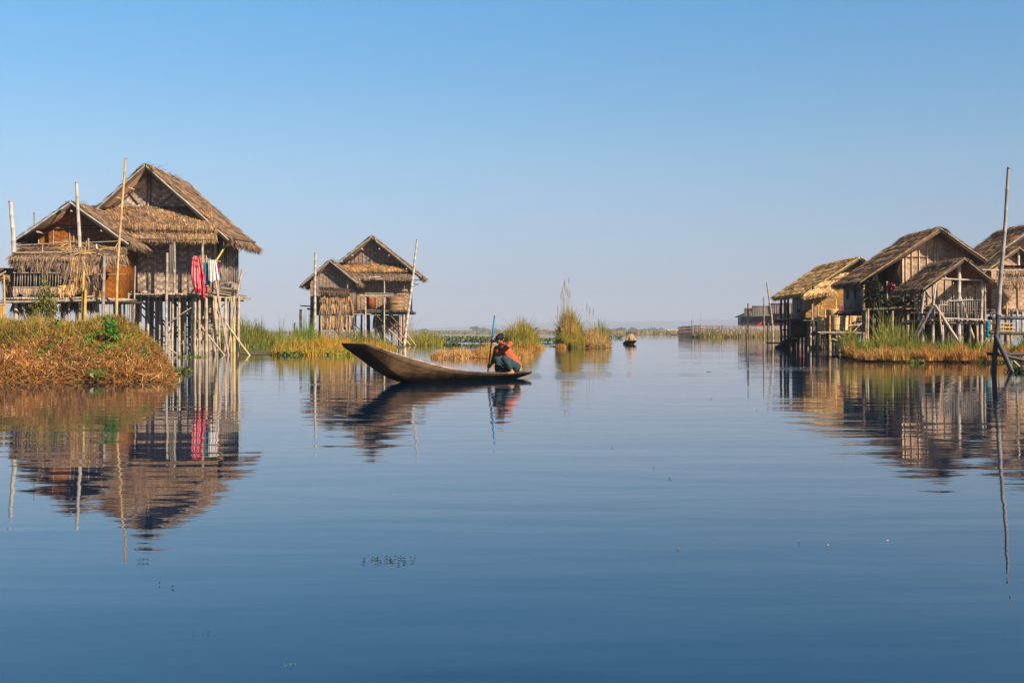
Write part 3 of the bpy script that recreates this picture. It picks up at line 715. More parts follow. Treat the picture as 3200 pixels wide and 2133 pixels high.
for px in np.arange(1085, 1250, 12):
    x = X(px, wf); zt = zz(x) - .15
    if zt > Z(815, wf): mb = MB(); mb.tube([(x, wf - .05, Z(820, wf)), (x, wf - .05, zt)], .02, jit(WOOD_D, .2), 5); mb.build('wall_batten', 'bamboo', r)
for px, py in ((1185, 765), (1215, 786), (1270, 828), (1100, 785), (1130, 765), (1068, 805)):
    q = P(px, py, D2); q.z -= .32; mb = MB(); mb.tube([(q.x, D2 - .1, q.z), (q.x, 96.3, q.z)], .06, BAM_G, 6); mb.build('purlin', 'bamboo', r)
for (a, b_) in (((1122, 870), (1126, 878)), ((1139, 860), (1141, 877)), ((1157, 862), (1153, 878)), ((1174, 860), (1175, 876)), ((1118, 869), (1190, 865)), ((1170, 874), (1195, 871))):
    mb = MB(); mb.tube([P(*a, 90.0), P(*b_, 90.0)], .03, BAM_G, 5); mb.build('awning_stick', 'bamboo', r)
# small door of planks
mb = MB(); mb.box((X(1146, wf), wf - .06, Z(964, wf)), (X(1172, wf), wf - .02, Z(930, wf)), (0.30, .10, .055)); d_ = mb.build('door', 'wood', r)
mb = MB(); mb.box((X(1144, wf), wf - .08, Z(964, wf)), (X(1146, wf), wf - .01, Z(928, wf)), WOOD_D); mb.box((X(1172, wf), wf - .08, Z(964, wf)), (X(1174.5, wf), wf - .01, Z(928, wf)), WOOD_D); mb.build('door_frame', 'wood', d_)
zd = Z(970, 90)
deck(r, X(1092, 90), X(1283, 90), 89.9, 92.2, zd, rad=.07, col=WOOD_D)
deck(r, X(1092, 93), X(1275, 93), 92.3, 96.3, zd, rad=.07, col=WOOD_D)
mb = MB(); mb.bamboo(P(1090, 976, 89.8), P(1285, 972, 89.8), .09, .08, WOOD_D); mb.build('floor_beam', 'bamboo', r)
mb = MB(); mb.bamboo(P(1100, 982, 89.7), P(1160, 981, 89.7), .05, .05, BAM); mb.build('floor_beam', 'bamboo', r)
for px, yt, yb, rd, cc, D in ((1142, 927, 1084, .07, BAM_G, 89.6), (1201, 878, 1086, .06, BAM_G, 89.6), (1195, 975, 1082, .20, WOOD_D, 91), (1151, 980, 1075, .17, WOOD_D, 92.5), (1111, 980, 1060, .09, BAM_G, 91.0), (1105, 980, 1060, .05, BAM, 90.6),
        (1173, 985, 1075, .06, WOOD_G, 91), (1181, 1040, 1080, .05, BAM, 90), (1246, 975, 1085, .07, BAM, 90.5), (1253, 975, 1085, .06, (.62, .33, .16), 90.1), (1258, 975, 1085, .06, (.62, .33, .16), 90.2), (1263, 975, 1085, .06, BAM, 90.0), (1268, 975, 1085, .06, (.55, .3, .15), 90.3),
        (1232, 1040, 1080, .05, BAM, 90.6), (1239, 1045, 1080, .05, BAM, 91), (1225, 980, 1075, .09, WOOD_D, 95), (1130, 980, 1070, .09, WOOD_D, 95.5)):
    mb = MB(); mb.bamboo((X(px, D), D, -.3), (X(px, D), D, Z(yt, D)), rd, rd * .9, cc, node=.5); mb.build('stilt', 'bamboo', r)
for (a, b_, rd, cc) in (((1205, 1018), (1258, 1072), .06, BAM), ((1224, 1015), (1282, 1078), .07, BAM), ((1265, 1035), (1300, 1080), .07, WOOD_G), ((1168, 975), (1194, 1004), .06, WOOD_D), ((1212, 975), (1252, 1021), .07, WOOD_D), ((1198, 985), (1250, 1040), .05, WOOD_D), ((1092, 1000), (1125, 1030), .06, WOOD_D), ((1170, 1030), (1195, 1015), .05, WOOD_D), ((1230, 1030), (1246, 1012), .05, WOOD_D), ((1203, 1056), (1225, 1068), .05, BAM)):
    brace(r, P(*a, 89.9), P(*b_, 89.7), rd, cc)
for (a, b_) in (((1125, 924), (1212, 925)), ((1125, 922), (1232, 922)), ((1140, 916), (1275, 918))):
    mb = MB(); mb.bamboo(P(*a, 89.5), P(*b_, 89.5), .035, .03, BAM_G); mb.build('rail', 'bamboo', r)
for (a, b_, rd) in (((1272, 874), (1318, 875), .06), ((1272, 883), (1308, 889), .06), ((1275, 900), (1300, 878), .03), ((1276, 905), (1308, 885), .03), ((1274, 912), (1290, 895), .03)):
    mb = MB(); mb.bar(P(*a, 91.5), P(*b_, 91.5), rd, rd, WOOD_D); mb.build('rack_arm', 'wood', r)
mb = MB(); fringe(mb, P(1168, 985, 94), P(1244, 985, 94), 500, 1.5, ((T_BRN, (.3, .18, .13), T_TAN), (3, 3, 1)), wid=.06, sway=.08); mb.build('straw_screen', 'thatch', r)

# its annex
D2b = 88.6
A = P(1030, 812, D2b); Le = P(943, 889, D2b); Re = P(1117, 882, D2b)
r = root('stilt_house', (A.x, 89.3, 0), 'small dull grey gabled annex with a thatched front, left of the middle stilt house', 'house')
gable_roof(r, A.x, A.z, Le.x, Le.z, Re.x, Re.z, D2b, 92.0, 90, T_OLD, fr=.34, th=.13, wid=.055, verge=.1)
wf = 89.3; w0, w1 = X(970, wf), X(1101, wf); zb = Z(985, wf)
zz = lambda x: gz(x, A.x, A.z, Le.x if x < A.x else Re.x, Le.z if x < A.x else Re.z) - .2
wall(r, [(w0, zb), (w1, zb), (w1, zz(w1)), (A.x, A.z - .2), (w0, zz(w0))], wf, wf + .05, 'weave_dull')
side_wall(r, w0, wf + .05, 92, zb, zz(w0), 'weave_dull'); side_wall(r, w1, wf + .05, 92, zb, zz(w1), 'weave_dull')
for px in np.arange(980, 1100, 10.5):
    mb = MB(); mb.tube([(X(px, wf), wf - .03, Z(945, wf)), (X(px, wf), wf - .03, min(zz(X(px, wf)) - .1, Z(835, wf)))], .018, jit(WOOD_G, .2), 5); mb.build('wall_batten', 'bamboo', r)
mb = MB(); mb.tube([P(1086, 868, 88.9), P(1086, 918, 88.9)], .035, BAM_G, 6); mb.build('wall_post', 'bamboo', r)
mb = MB(); mb.bar(P(938, 955, 89.5), P(975, 957, 89.5), .07, .09, (.03, .03, .035)); mb.build('floor_beam', 'wood', r)
mb = MB(); mb.bar(P(960, 965, 89.3), P(1100, 968, 89.3), .1, .14, WOOD_D); mb.build('floor_beam', 'wood', r)
for px, rd in ((973, .16), (982, .1), (1000, .12), (1095, .08), (1060, .08), (1030, .08)):
    stilt(r, X(px, 89.8), 89.8, zb + .1, rad=rd, col=WOOD_D)
brace(r, P(1043, 1027, 87), P(1075, 1064, 86.8), .06, BAM_G)

r = root('thatched_shed', (X(1047, 86.8), 86.8, 0), 'box of shaggy golden thatch under the small grey annex of the middle house', 'shed')
zt = Z(915, 86.8)
mb = MB(); mb.box((X(1004, 86.8), 86.8, Z(985, 86.8)), (X(1090, 86.8), 88.9, zt), T_BRN)
fringe(mb, (X(1003, 86.7), 86.72, zt), (X(1090, 86.7), 86.72, zt), 900, 1.0, T_WARM, wid=.06, sway=.1, depth=.05)
fringe(mb, (X(1003, 86.7), 86.70, zt - .8), (X(1090, 86.7), 86.70, zt - .8), 900, 1.0, T_WARM, wid=.06, sway=.1, depth=.05)
fringe(mb, (X(1091, 86.7), 86.8, zt), (X(1091, 88.8), 88.8, zt), 300, 1.7, T_WARM, wid=.06, sway=.1, out=(1, 0, 0), depth=.05)
mb.build('straw_wall', 'thatch', r)
mb = MB(); mb.box((X(1006, 86.9), 86.9, Z(1030, 86.8)), (X(1092, 86.9), 88.8, Z(990, 86.8)), T_BRN)
fringe(mb, (X(1003, 86.7), 86.75, Z(987, 86.7)), (X(1094, 86.7), 86.75, Z(987, 86.7)), 900, 1.2, ((T_TAN, T_GOLD, T_GREY, (.45, .3, .22)), (4, 2, 2, 3)), wid=.06, sway=.1, depth=.05)
mb.build('straw_wall', 'thatch', r)
mb = MB()
for k in range(9):
    x0 = 1006 + k * 6.2
    mb.add([P(x0, 972 + 3 * math.sin(k), 86.6), P(x0 + 7, 970 + 3 * math.sin(k + 1), 86.6), P(x0 + 7, 984 - 2 * (k % 3), 86.58), P(x0, 985 - 2 * ((k + 2) % 3), 86.58)], [(0, 1, 2, 3)], (.16, .15, .15))
mb.build('tarpaulin', 'cloth', r)
thatch_slope(r, P(998, 897, 88.6), P(1088, 902, 88.6), P(1092, 916, 86.5), P(1000, 910, 86.5), 120, ((T_DARK, T_BRN, T_GREY), (3, 3, 3)), 'roof_slope', th=.1, fr=.28, wid=.055)
for px in (1003, 1082, 1092, 1031):
    stilt(r, X(px, 86.6), 86.6, Z(985, 86.6), rad=.06, col=BAM)
# ================================================================== right: straw roofed house farthest left
D = 70.5
A = P(2683, 803, D); Le = P(2515, 914, D)
xa, za, xl, zl = A.x, A.z, Le.x, Le.z; xr = 2 * xa - xl
r = root('stilt_house', (xa, 71.7, 0), 'stilt house with bright new straw roof and open post veranda, baskets on its platform', 'house')
gable_roof(r, xa, za, xl, zl, xr, zl, D, 79.1, 120, T_NEW, fr=.3, th=.13, wid=.05, barge=(.66, .5, .25), verge=.1)
wf = 71.7; w0 = X(2518, wf); w1 = 2 * xa - w0; zf = Z(995, wf)
zz = lambda x: gz(x, xa, za, xr if x > xa else xl, zl) - .2
wall(r, [(w0, zf), (w1, zf), (w1, zz(w1)), (xa, za - .2), (w0, zz(w0))], wf, wf + .05, 'weave_ochre')
side_wall(r, w0, wf + .05, 75.1, zf, zz(w0), 'weave_dull'); side_wall(r, w1, wf + .05, 78.5, zf, zz(w1), 'weave_dull')
wall(r, [(w0, zf), (w1, zf), (w1, zz(w1)), (xa, za - .2), (w0, zz(w0))], 75.1, 75.15, 'weave_dull')
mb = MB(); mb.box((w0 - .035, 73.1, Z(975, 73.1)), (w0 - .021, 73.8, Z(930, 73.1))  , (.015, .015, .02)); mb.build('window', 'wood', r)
deck(r, w0 - .25, w1, 70.9, 78.7, zf, rad=.06, col=WOOD_D)
for px, Dp in ((2441, 77.6), (2452, 76.7), (2463, 75.8)):
    stilt(r, X(px, Dp), Dp, zz(X(px, Dp)) + .1, rad=.085, col=WOOD_D, lean=0)
thatch_slope(r, P(2640, 842, 71.4), P(2700, 842, 71.4), P(2610, 905, 69.3), P(2512, 922, 69.4), 170, T_NEW, 'lean_to_roof', th=.1, fr=.3, wid=.05, rows=3)
for px, yt, yb, rd, cc, Dp in ((2541, 893, 1090, .09, WOOD_D, 69.7), (2497, 905, 965, .06, BAM, 72.8), (2511, 905, 970, .05, BAM_G, 70.7), (2538, 950, 1000, .06, BAM, 69.3), (2567, 922, 966, .05, BAM_Y, 70), (2612, 935, 967, .055, BAM_Y, 69.5), (2556, 957, 1090, .05, BAM, 69.1), (2457, 945, 1000, .05, BAM_Y, 76.5)):
    mb = MB(); mb.bamboo((X(px, Dp), Dp, Z(yb, Dp) if yb < 1060 else -.3), P(px, yt, Dp), rd, rd * .9, cc); mb.build('post', 'bamboo', r)
mb = MB(); mb.bamboo(P(2548, 937, 69.7), P(2605, 937, 69.7), .035, .03, BAM); mb.build('rail', 'bamboo', r)
for i in range(74):
    Dp = random.choice((71.1, 72.8, 74.5, 76.5, 78.1)); px = random.uniform(2440 if Dp > 75 else (2470 if Dp > 72 else 2530), 2680)
    stilt(r, X(px, Dp), Dp + random.uniform(-.3, .3), zf - .1, rad=random.uniform(.05, .1), col=random.choice((WOOD_D, WOOD_D, WOOD_G, BAM)))
for py, Dp in ((1052, 74.5), (1030, 76.5), (1065, 75.5)):
    mb = MB(); mb.bar(P(2445, py, Dp), P(2660, py, Dp), .1, .09, WOOD_D); mb.build('cross_beam', 'wood', r)
mb = MB(); mb.bar(P(2396, 1071, 84.5), P(2560, 1071, 84.5), .16, .12, (.05, .045, .04)); mb.build('cross_beam', 'wood', r)

for k, (p0, p1, Dp) in enumerate(((2476, 2520, 72.4), (2530, 2600, 73.6), (2600, 2690, 74.2))):  # slats added to darken the void below; the first also gives hanging mats
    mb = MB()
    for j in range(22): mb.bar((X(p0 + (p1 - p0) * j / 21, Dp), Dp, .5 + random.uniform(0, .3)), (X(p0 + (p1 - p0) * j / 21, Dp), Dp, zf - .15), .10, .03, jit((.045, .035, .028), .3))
    mb.build('dark_fill_screen', 'wood', r)
# basket platform
r = root('bamboo_platform', (X(2625, 68), 68, 0), 'low bamboo platform carrying the big baskets', 'platform')
deck(r, X(2556, 68), X(2668, 68), 67.1, 69.1, Z(1036, 67.7), rad=.06, col=WOOD_D)
deck(r, X(2640, 68.5), X(2735, 68.5), 67.5, 69.9, Z(1016, 68.5), rad=.06, col=WOOD_G)
for px, Dp, yt in ((2568, 67.3, 1036), (2592, 67, 985), (2578, 67.2, 966), (2656, 67, 935), (2640, 68, 1036), (2665, 68.5, 1016), (2700, 68.5, 1016), (2620, 68.9, 1036), (2605, 67.5, 1036), (2680, 68.3, 1016), (2694, 68.6, 1016), (2711, 68.6, 1016), (2725, 68.8, 1016)):
    stilt(r, X(px, Dp), Dp, Z(yt, Dp), rad=.07, col=(.52, .3, .14) if px in (2592, 2656, 2578) else random.choice((WOOD_D, WOOD_G)), lean=0)
for (a, b_) in (((2722, 975), (2618, 1092)),):
    brace(r, P(*a, 67.7), P(*b_, 66.3), .05, (.4, .27, .18))
for (a, b_) in (((2555, 1038), (2720, 1040)), ((2650, 1018), (2735, 1008)), ((2600, 1058), (2617, 1064)), ((2620, 1050), (2632, 1060))):
    mb = MB(); mb.bamboo(P(*a, 66.9), P(*b_, 66.9), .045, .04, BAM); mb.build('cross_beam', 'bamboo', r)

def basket(base, r0, r1, h, label, cols=((.95, .60, .27), (1.0, .74, .40), (.7, .4, .16)), tilt=(0, 0), n=30, rows=18, group=None):
    """a round woven basket with a thick rim, hollow, the strips bulging in and out"""
    o = root('woven_basket', base, label, 'basket', group or 'big woven baskets')
    R = Matrix.Rotation(tilt[0], 3, 'X') @ Matrix.Rotation(tilt[1], 3, 'Y')
    def ring(rad, z, amp, ph):
        out = []
        for k in range(n):
            a = 2 * math.pi * k / n
            rr_ = rad + amp * (1 if (k + ph) % 2 else -1)
            q = R @ Vector((rr_ * math.cos(a), rr_ * math.sin(a), z)); out.append((base[0] + q.x, base[1] + q.y, base[2] + q.z))
        return out
    mb = MB(); V = []; Fc = []; C = []
    for j in range(rows + 1):
        t = j / rows; V += ring(r0 + (r1 - r0) * math.sin(t * 1.5), h * t, .012, j)
    for j in range(rows + 1):
        t = 1 - j / rows; V += ring(r0 + (r1 - r0) * math.sin(t * 1.5) - .03, h * t, .0, j)
    for j in range(2 * rows + 1):
        for k in range(n):
            Fc.append((j * n + k, j * n + (k + 1) % n, (j + 1) * n + (k + 1) % n, (j + 1) * n + k))
            C.append(jit(cols[(j + k) % 2] if j % 6 else cols[2], .2))
    mb.add(V, Fc, np.array(C)); mb.build('weave', 'basket', o)
    mb = MB(); q = ring(r1 + .0, h, 0, 0); mb.tube(q + [q[0], q[1]], .03, cols[0], 6, cap=False); q = ring(r1 + .01, h * .93, 0, 0); mb.tube(q + [q[0], q[1]], .018, cols[2], 6, cap=False); mb.build('rim', 'basket', o)
    return o
zp = Z(1034, 67.8) + .06
basket((X(2578, 68.1), 68.4, zp), .32, .40, .80, 'shaded tall basket at the platform end nearest the open water')
basket((X(2612, 67.7), 67.7, zp), .30, .36, .84, 'tall golden basket standing between the shaded basket and the palest one')
basket((X(2637, 67.5), 67.5, zp - .02), .22, .25, .84, 'palest upright basket, sunlit, at the front of the platform')
basket((X(2602, 69.1), 69.3, Z(988, 69.2)), .28, .42, .40, 'shallow round basket behind and above the tall golden one')
basket((X(2664, 68.5), 68.7, Z(1004, 68.5)), .24, .50, .84, 'wide mouthed basket leaning on the raised end of the platform', tilt=(.25, -.30))
# folded cloths between the baskets
mb = MB()
for k in range(6):
    x0 = X(2619 + k * 2.4, 68.1)
    mb.add([(x0, 68 - .05 * (k % 2), Z(953 + (k % 3) * 2, 68.1)), (x0 + .05, 68 - .05 * ((k + 1) % 2), Z(953 + (k % 2) * 3, 68.1)), (x0 + .06, 67.92, Z(983, 68.1)), (x0 + .01, 67.92, Z(982, 68.1))], [(0, 1, 2, 3)], ((.20, .13, .2), (.16, .12, .2), (.35, .3, .4), (.55, .05, .07), (.5, .04, .06), (.16, .1, .12))[k])
tag(mb.build('cloth', 'cloth'), 'dark red and violet cloth draped behind the palest basket', 'cloth')

# ================================================================== right: grey roofed house with the tall gable
D = 55.2
A = P(2938, 710, D); Le = P(2688, 877, D)
xa, za, xl, zl = A.x, A.z, Le.x, Le.z; xr = X(3086, D); zr = Z(813, D)
r = root('stilt_house', (xa, 56, 0), 'stilt house with broad grey thatch roof and tan gable, dark open veranda on its left', 'house')
gable_roof(r, xa, za, xl, zl, xr, zr, D, 59.8, 130, T_OLD, fr=.32, th=.15, wid=.042, barge=(.34, .25, .16), verge=.07)
wf = 56.0; wm_ = X(2815, wf); w1 = X(3072, wf); w0 = X(2696, wf); zf = Z(970, wf)
zz = lambda x: gz(x, xa, za, xr if x > xa else xl, zr if x > xa else zl) - .22
wall(r, [(wm_, zf), (w1, zf), (w1, zz(w1)), (xa, za - .22), (wm_, zz(wm_))], wf, wf + .05, 'weave_tan')
side_wall(r, wm_, wf + .05, 59.2, zf, zz(wm_), 'weave_dull'); side_wall(r, w0, wf + .05, 59.2, zf, zz(w0), 'weave_dull'); side_wall(r, w1, wf + .05, 59.2, zf, zz(w1), 'weave_dull')
wall(r, [(w0, zf), (w1, zf), (w1, zz(w1)), (xa, za - .22), (w0, zz(w0))], 59.2, 59.25, 'weave_dull')
for px in (2820, 2830, 2849, 2872, 2897, 2921, 2929, 2953, 2978, 3002, 3026, 3050):
    x = X(px, wf); mb = MB(); mb.tube([(x, wf - .035, zf), (x, wf - .035, zz(x) - .02)], .035 if px in (2820, 2921) else .024, jit((.55, .43, .33), .12), 6); mb.build('wall_batten', 'bamboo', r)
mb = MB(); mb.bar((wm_, wf - .05, Z(803, wf)), (w1, wf - .05, Z(803, wf)), .03, .03, (.4, .3, .22)); mb.build('tie_beam', 'wood', r)
mb = MB(); mb.bamboo((w0 + .03, wf, -.3), (w0 + .03, wf, zz(w0)), .08, .07, (.3, .2, .14)); mb.build('corner_post', 'bamboo', r)
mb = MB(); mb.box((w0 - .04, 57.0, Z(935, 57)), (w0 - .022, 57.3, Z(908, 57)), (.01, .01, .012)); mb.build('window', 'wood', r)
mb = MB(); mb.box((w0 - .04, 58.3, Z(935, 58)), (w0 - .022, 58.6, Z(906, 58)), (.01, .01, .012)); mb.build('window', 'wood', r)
for k in range(4):
    x = X(2732 + k * 22, 59.15); mb = MB(); mb.box((x, 59.12, Z(920, 59.1)), (x + .27, 59.15, Z(852, 59.1)), jit((.22, .2, .2), .1)); mb.build('wall_panel', 'wood', r)
deck(r, w0 - .1, w1, 55.0, 59.4, zf, rad=.06, col=WOOD_D)
mb = MB(); mb.bamboo(P(2695, 968, 54.8), P(2915, 955, 54.8), .07, .06, WOOD_D); mb.build('floor_beam', 'bamboo', r)
for px, yt, yb, rd, cc, Dp in ((2771, 879, 975, .06, WOOD_G, 54.9), (2789, 972, 1070, .06, BAM, 54.6), (2836, 985, 1070, .065, BAM, 54.4), (2712, 965, 1065, .06, BAM, 54.7), (2706, 965, 1065, .06, WOOD_G, 54.9), (2880, 890, 965, .08, WOOD_D, 54.2)):
    mb = MB(); mb.bamboo((X(px, Dp), Dp, -.2 if yb > 1000 else Z(yb, Dp)), P(px, yt, Dp), rd, rd * .9, cc); mb.build('post', 'bamboo', r)
for i in range(84):
    Dp = random.choice((55.2, 56.3, 57.5, 59)); px = random.uniform(2700, 3080)
    stilt(r, X(px, Dp), Dp + random.uniform(-.2, .2), zf - .1, rad=random.uniform(.05, .10), col=random.choice((WOOD_D, WOOD_D, WOOD_D, WOOD_G, BAM)))
for k, (p0, p1, Dp) in enumerate(((2700, 2790, 57.2), (2800, 2900, 58.4), (2910, 3060, 57.8))):  # near-black slats added as painted shade under this deck
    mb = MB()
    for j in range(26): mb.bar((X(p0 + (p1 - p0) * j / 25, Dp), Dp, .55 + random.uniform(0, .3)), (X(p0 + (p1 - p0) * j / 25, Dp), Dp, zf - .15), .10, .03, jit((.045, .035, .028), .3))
    mb.build('dark_fill_screen', 'wood', r)
# dark bamboo-screen below the eave at left, and railings of the veranda
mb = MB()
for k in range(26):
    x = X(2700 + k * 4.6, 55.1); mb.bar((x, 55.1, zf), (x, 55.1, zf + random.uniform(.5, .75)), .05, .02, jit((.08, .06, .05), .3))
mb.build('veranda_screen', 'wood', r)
mb = MB(); mb.bamboo(P(2700, 928, 55), P(2905, 925, 54.9), .04, .04, WOOD_D); mb.build('rail', 'bamboo', r)

# shrubs and pots on the veranda
def leafy(name, c, rad, n, cols, wts, label, cat, size=.09, stem=True, sq=(1, 1, 1), group=None):
    o = root(name, (c[0], c[1], c[2] - rad * sq[2]), label, cat, group)
    d = RNG.normal(0, 1, (n, 3)); d /= np.linalg.norm(d, axis=1)[:, None]; d *= (RNG.uniform(0.1, 1, (n, 1)) ** .5)
    lump = 1 + .35 * np.sin(d[:, :1] * 9 + 1) * np.cos(d[:, 2:3] * 8)
    ctr = np.array(tuple(c))[None] + d * lump * rad * np.array(sq)[None]
    a = RNG.normal(0, 1, (n, 3)); a /= np.linalg.norm(a, axis=1)[:, None]
    b_ = np.cross(a, RNG.normal(0, 1, (n, 3))); b_ /= np.linalg.norm(b_, axis=1)[:, None]
    s_ = size * RNG.uniform(.5, 1.3, n)[:, None]
    v = np.stack([ctr - a * s_, ctr + b_ * s_ * .45, ctr + a * s_, ctr - b_ * s_ * .45], 1).reshape(-1, 3)
    mb = MB(); mb.add(v, np.arange(n * 4).reshape(-1, 4), pick(cols, wts, n, .3)); mb.build('foliage', 'leaf', o)
    if stem:
        mb = MB()
        for k in range(7):
            q = ctr[RNG.integers(n)]; mb.tube([(c[0] + random.uniform(-.05, .05), c[1], c[2] - rad * sq[2]), (c[0] * .4 + q[0] * .6, c[1] * .4 + q[1] * .6, (c[2] + q[2]) / 2 - rad * .3), q], [.02, .013, .006], (.22, .16, .09), 5)
        mb.build('stem', 'wood', o)
    return o
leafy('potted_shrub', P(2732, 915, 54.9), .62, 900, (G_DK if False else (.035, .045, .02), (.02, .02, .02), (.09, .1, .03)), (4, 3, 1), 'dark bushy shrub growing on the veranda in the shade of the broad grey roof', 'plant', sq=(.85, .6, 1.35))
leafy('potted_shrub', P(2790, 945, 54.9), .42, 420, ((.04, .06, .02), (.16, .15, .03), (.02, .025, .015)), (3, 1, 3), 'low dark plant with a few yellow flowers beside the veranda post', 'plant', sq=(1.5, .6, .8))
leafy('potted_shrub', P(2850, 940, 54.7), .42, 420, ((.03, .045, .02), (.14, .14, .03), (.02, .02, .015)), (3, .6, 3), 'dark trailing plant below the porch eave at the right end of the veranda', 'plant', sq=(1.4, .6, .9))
o = leafy('red_flowers', P(2783, 896, 54.7), .19, 260, ((.32, .03, .04), (.20, .02, .03), (.10, .03, .02)), (3, 3, 1), 'dark red flower head with one white flap beside the veranda post top', 'flowers', size=.06, stem=False)
mb = MB(); mb.ball(P(2792, 891, 54.6), .06, (.75, .72, .66), 8, (1.4, .6, .6), jit=.2); mb.build('flap', 'cloth', o)
mb = MB()
for k in range(5):
    mb.add([P(2743 + k * 3, 890 - k % 2, 54.95 - .05 * (k % 2)), P(2746 + k * 3, 891, 54.95 - .05 * ((k + 1) % 2)), P(2749 + k * 3.2, 909 + k % 2, 54.9), P(2745 + k * 3.2, 909, 54.9)], [(0, 1, 2, 3)], (.42, .42, .5))
tag(mb.build('cloth', 'cloth'), 'pale grey cloth hung to dry behind the dark veranda shrub', 'cloth')

# ------------------------------------------------------------------ open porch in front
D = 48.0
A = P(3011, 805, D); Le = P(2896, 893, D); Re = P(3092, 868, D)
r = root('open_porch', (A.x, 48.6, 0), 'small open gabled porch on pale posts with a picket railing', 'porch')
gable_roof(r, A.x, A.z, Le.x - .15, Le.z - .08, Re.x, Re.z, D, 51.6, 170, T_OLD, fr=.32, th=.1, wid=.038, barge=(.24, .18, .13), verge=.05)
zf = Z(1001, 48.4)
deck(r, X(2905, 48.4), X(3078, 48.4), 48.2, 51.5, zf, rad=.05, col=WOOD_G)
PALE = (.40, .35, .31)
for px, yt, Dp, rd in ((2917, 884, 48.3, .075), (2997, 826, 48.3, .10), (3068, 872, 48.3, .08), (2917, 884, 51.2, .06), (3068, 872, 51.2, .06)):
    mb = MB(); mb.bamboo((X(px, Dp) - (.03), Dp, -.2), (X(px, 48.3), Dp, Z(yt, 48.3)), rd, rd * .85, jit(PALE, .06), node=.55); mb.build('post', 'bamboo', r)
for (a, b_, rd, cc) in (((2921, 953), (3018, 1100), .07, PALE), ((2891, 903), (2908, 930), .06, PALE), ((2933, 952), (2943, 1045), .045, (.42, .3, .2)), ((2927, 872), (2919, 935), .045, (.5, .4, .3)), ((2890, 900), (2880, 980), .06, WOOD_G), ((2912, 960), (2850, 1080), .07, (.1, .09, .09)), ((2885, 990), (2830, 1110), .06, (.08, .07, .07)), ((3074, 930), (3080, 910), .04, (.4, .28, .18))):
    brace(r, P(*a, 48.1), P(*b_, 47.8), rd, cc)
mb = MB(); mb.bamboo(P(2925, 871, 48.25), P(3066, 875, 48.25), .045, .04, BAM_G); mb.build('tie_beam', 'bamboo', r)
pick_px = [2939, 2944, 2951, 2958, 2965, 2972, 2981, 2990, 3003, 3007, 3013, 3019, 3025, 3031, 3038, 3046, 3052]
for i, px in enumerate(pick_px):
    yt = random.uniform(935, 943) if px < 2960 else random.uniform(925, 938)
    mb = MB(); mb.bar(P(px, 997, 48.2), P(px + random.uniform(-1, 1), yt, 48.2), random.uniform(.035, .075), .025, jit(PALE, .2)); mb.build('picket', 'wood', r)
mb = MB(); mb.bamboo(P(2935, 953, 48.15), P(2963, 953, 48.15), .025, .025, PALE); mb.bamboo(P(2965, 940, 48.15), P(3064, 936, 48.15), .03, .025, PALE); mb.bamboo(P(2920, 994, 48.15), P(3068, 998, 48.15), .04, .035, PALE); mb.build('rail', 'bamboo', r)
for px, Dp in ((2935, 50), (2960, 51), (2985, 50), (3030, 51), (3050, 50), (3077, 50)):
    stilt(r, X(px, Dp), Dp, zf, rad=.07, col=WOOD_D)
mb = MB(); mb.bar(P(3052, 1018, 50), P(3053, 1090, 50), .16, .08, (.5, .36, .26)); mb.build('plank', 'wood', r)

# ================================================================== far right house, cut by the frame
D = 55.3
A = P(3246, 694, D); Le = P(3083, 810, D)
xa, za, xl, zl = A.x, A.z, Le.x, Le.z; xr = 2 * xa - xl
r = root('stilt_house', (xa, 56.5, 0), 'house cut off by the right edge, grey thatch gable over a pale woven wall', 'house')
gable_roof(r, xa, za, xl, zl, xr, zl, D, 59.7, 160, T_OLD, fr=.3, th=.15, wid=.036, barge=PALE, verge=.09)
wf = 56.5; w0, w1 = X(3096, wf), 2 * xa - X(3096, wf); zf = Z(968, wf)
zz = lambda x: gz(x, xa, za, xr if x > xa else xl, zl) - .2
wall(r, [(w0, zf), (w1, zf), (w1, zz(w1)), (xa, za - .2), (w0, zz(w0))], wf, wf + .05, 'weave_tan')
side_wall(r, w0, wf + .05, 59.5, zf, zz(w0), 'weave_tan'); side_wall(r, w1, wf + .05, 59.5, zf, zz(w1), 'weave_tan')
for px in (3098, 3134, 3180, 3205):
    x = X(px, wf); mb = MB(); mb.tube([(x, wf - .035, zf), (x, wf - .035, Z(848, wf))], .028, jit(BAM, .1), 6); mb.build('wall_batten', 'bamboo', r)
mb = MB(); fringe(mb, P(3098, 872, wf - .06), P(3205, 868, wf - .06), 420, .55, ((BAM, T_GREY, T_TAN), (2, 3, 2)), sway=.3, depth=.02); mb.build('straw_fringe', 'thatch', r)
deck(r, w0, w1 + .2, 55.5, 59.3, zf, rad=.05, col=WOOD_G)
mb = MB(); fringe(mb, P(3100, 966, 55.4), P(3260, 966, 55.4), 700, .28, T_OLD, depth=.06); mb.build('deck_fringe', 'thatch', r)
for px, yt, yb, rd, cc, Dp in ((3106, 1000, 1040, .05, BAM, 55.3), (3115, 953, 1075, .05, (.5, .32, .16), 55.2), (3146, 945, 1015, .045, (.45, .28, .14), 55.2), (3178, 970, 1040, .06, BAM_G, 55.3), (3195, 975, 1040, .06, BAM_G, 55.3), (3096, 975, 1070, .06, (.55, .36, .15), 55.3), (3080, 985, 1080, .05, BAM_G, 55.8)):
    mb = MB(); mb.bamboo((X(px, Dp), Dp, -.2 if yb > 1060 else Z(yb, Dp)), P(px, yt, Dp), rd, rd, cc); mb.build('post', 'bamboo', r)
for i in range(14):
    Dp = random.choice((56.5, 57.9, 59.3)); stilt(r, random.uniform(w0, w1), Dp, zf, rad=random.uniform(.05, .08), col=random.choice((WOOD_D, WOOD_G, BAM)))
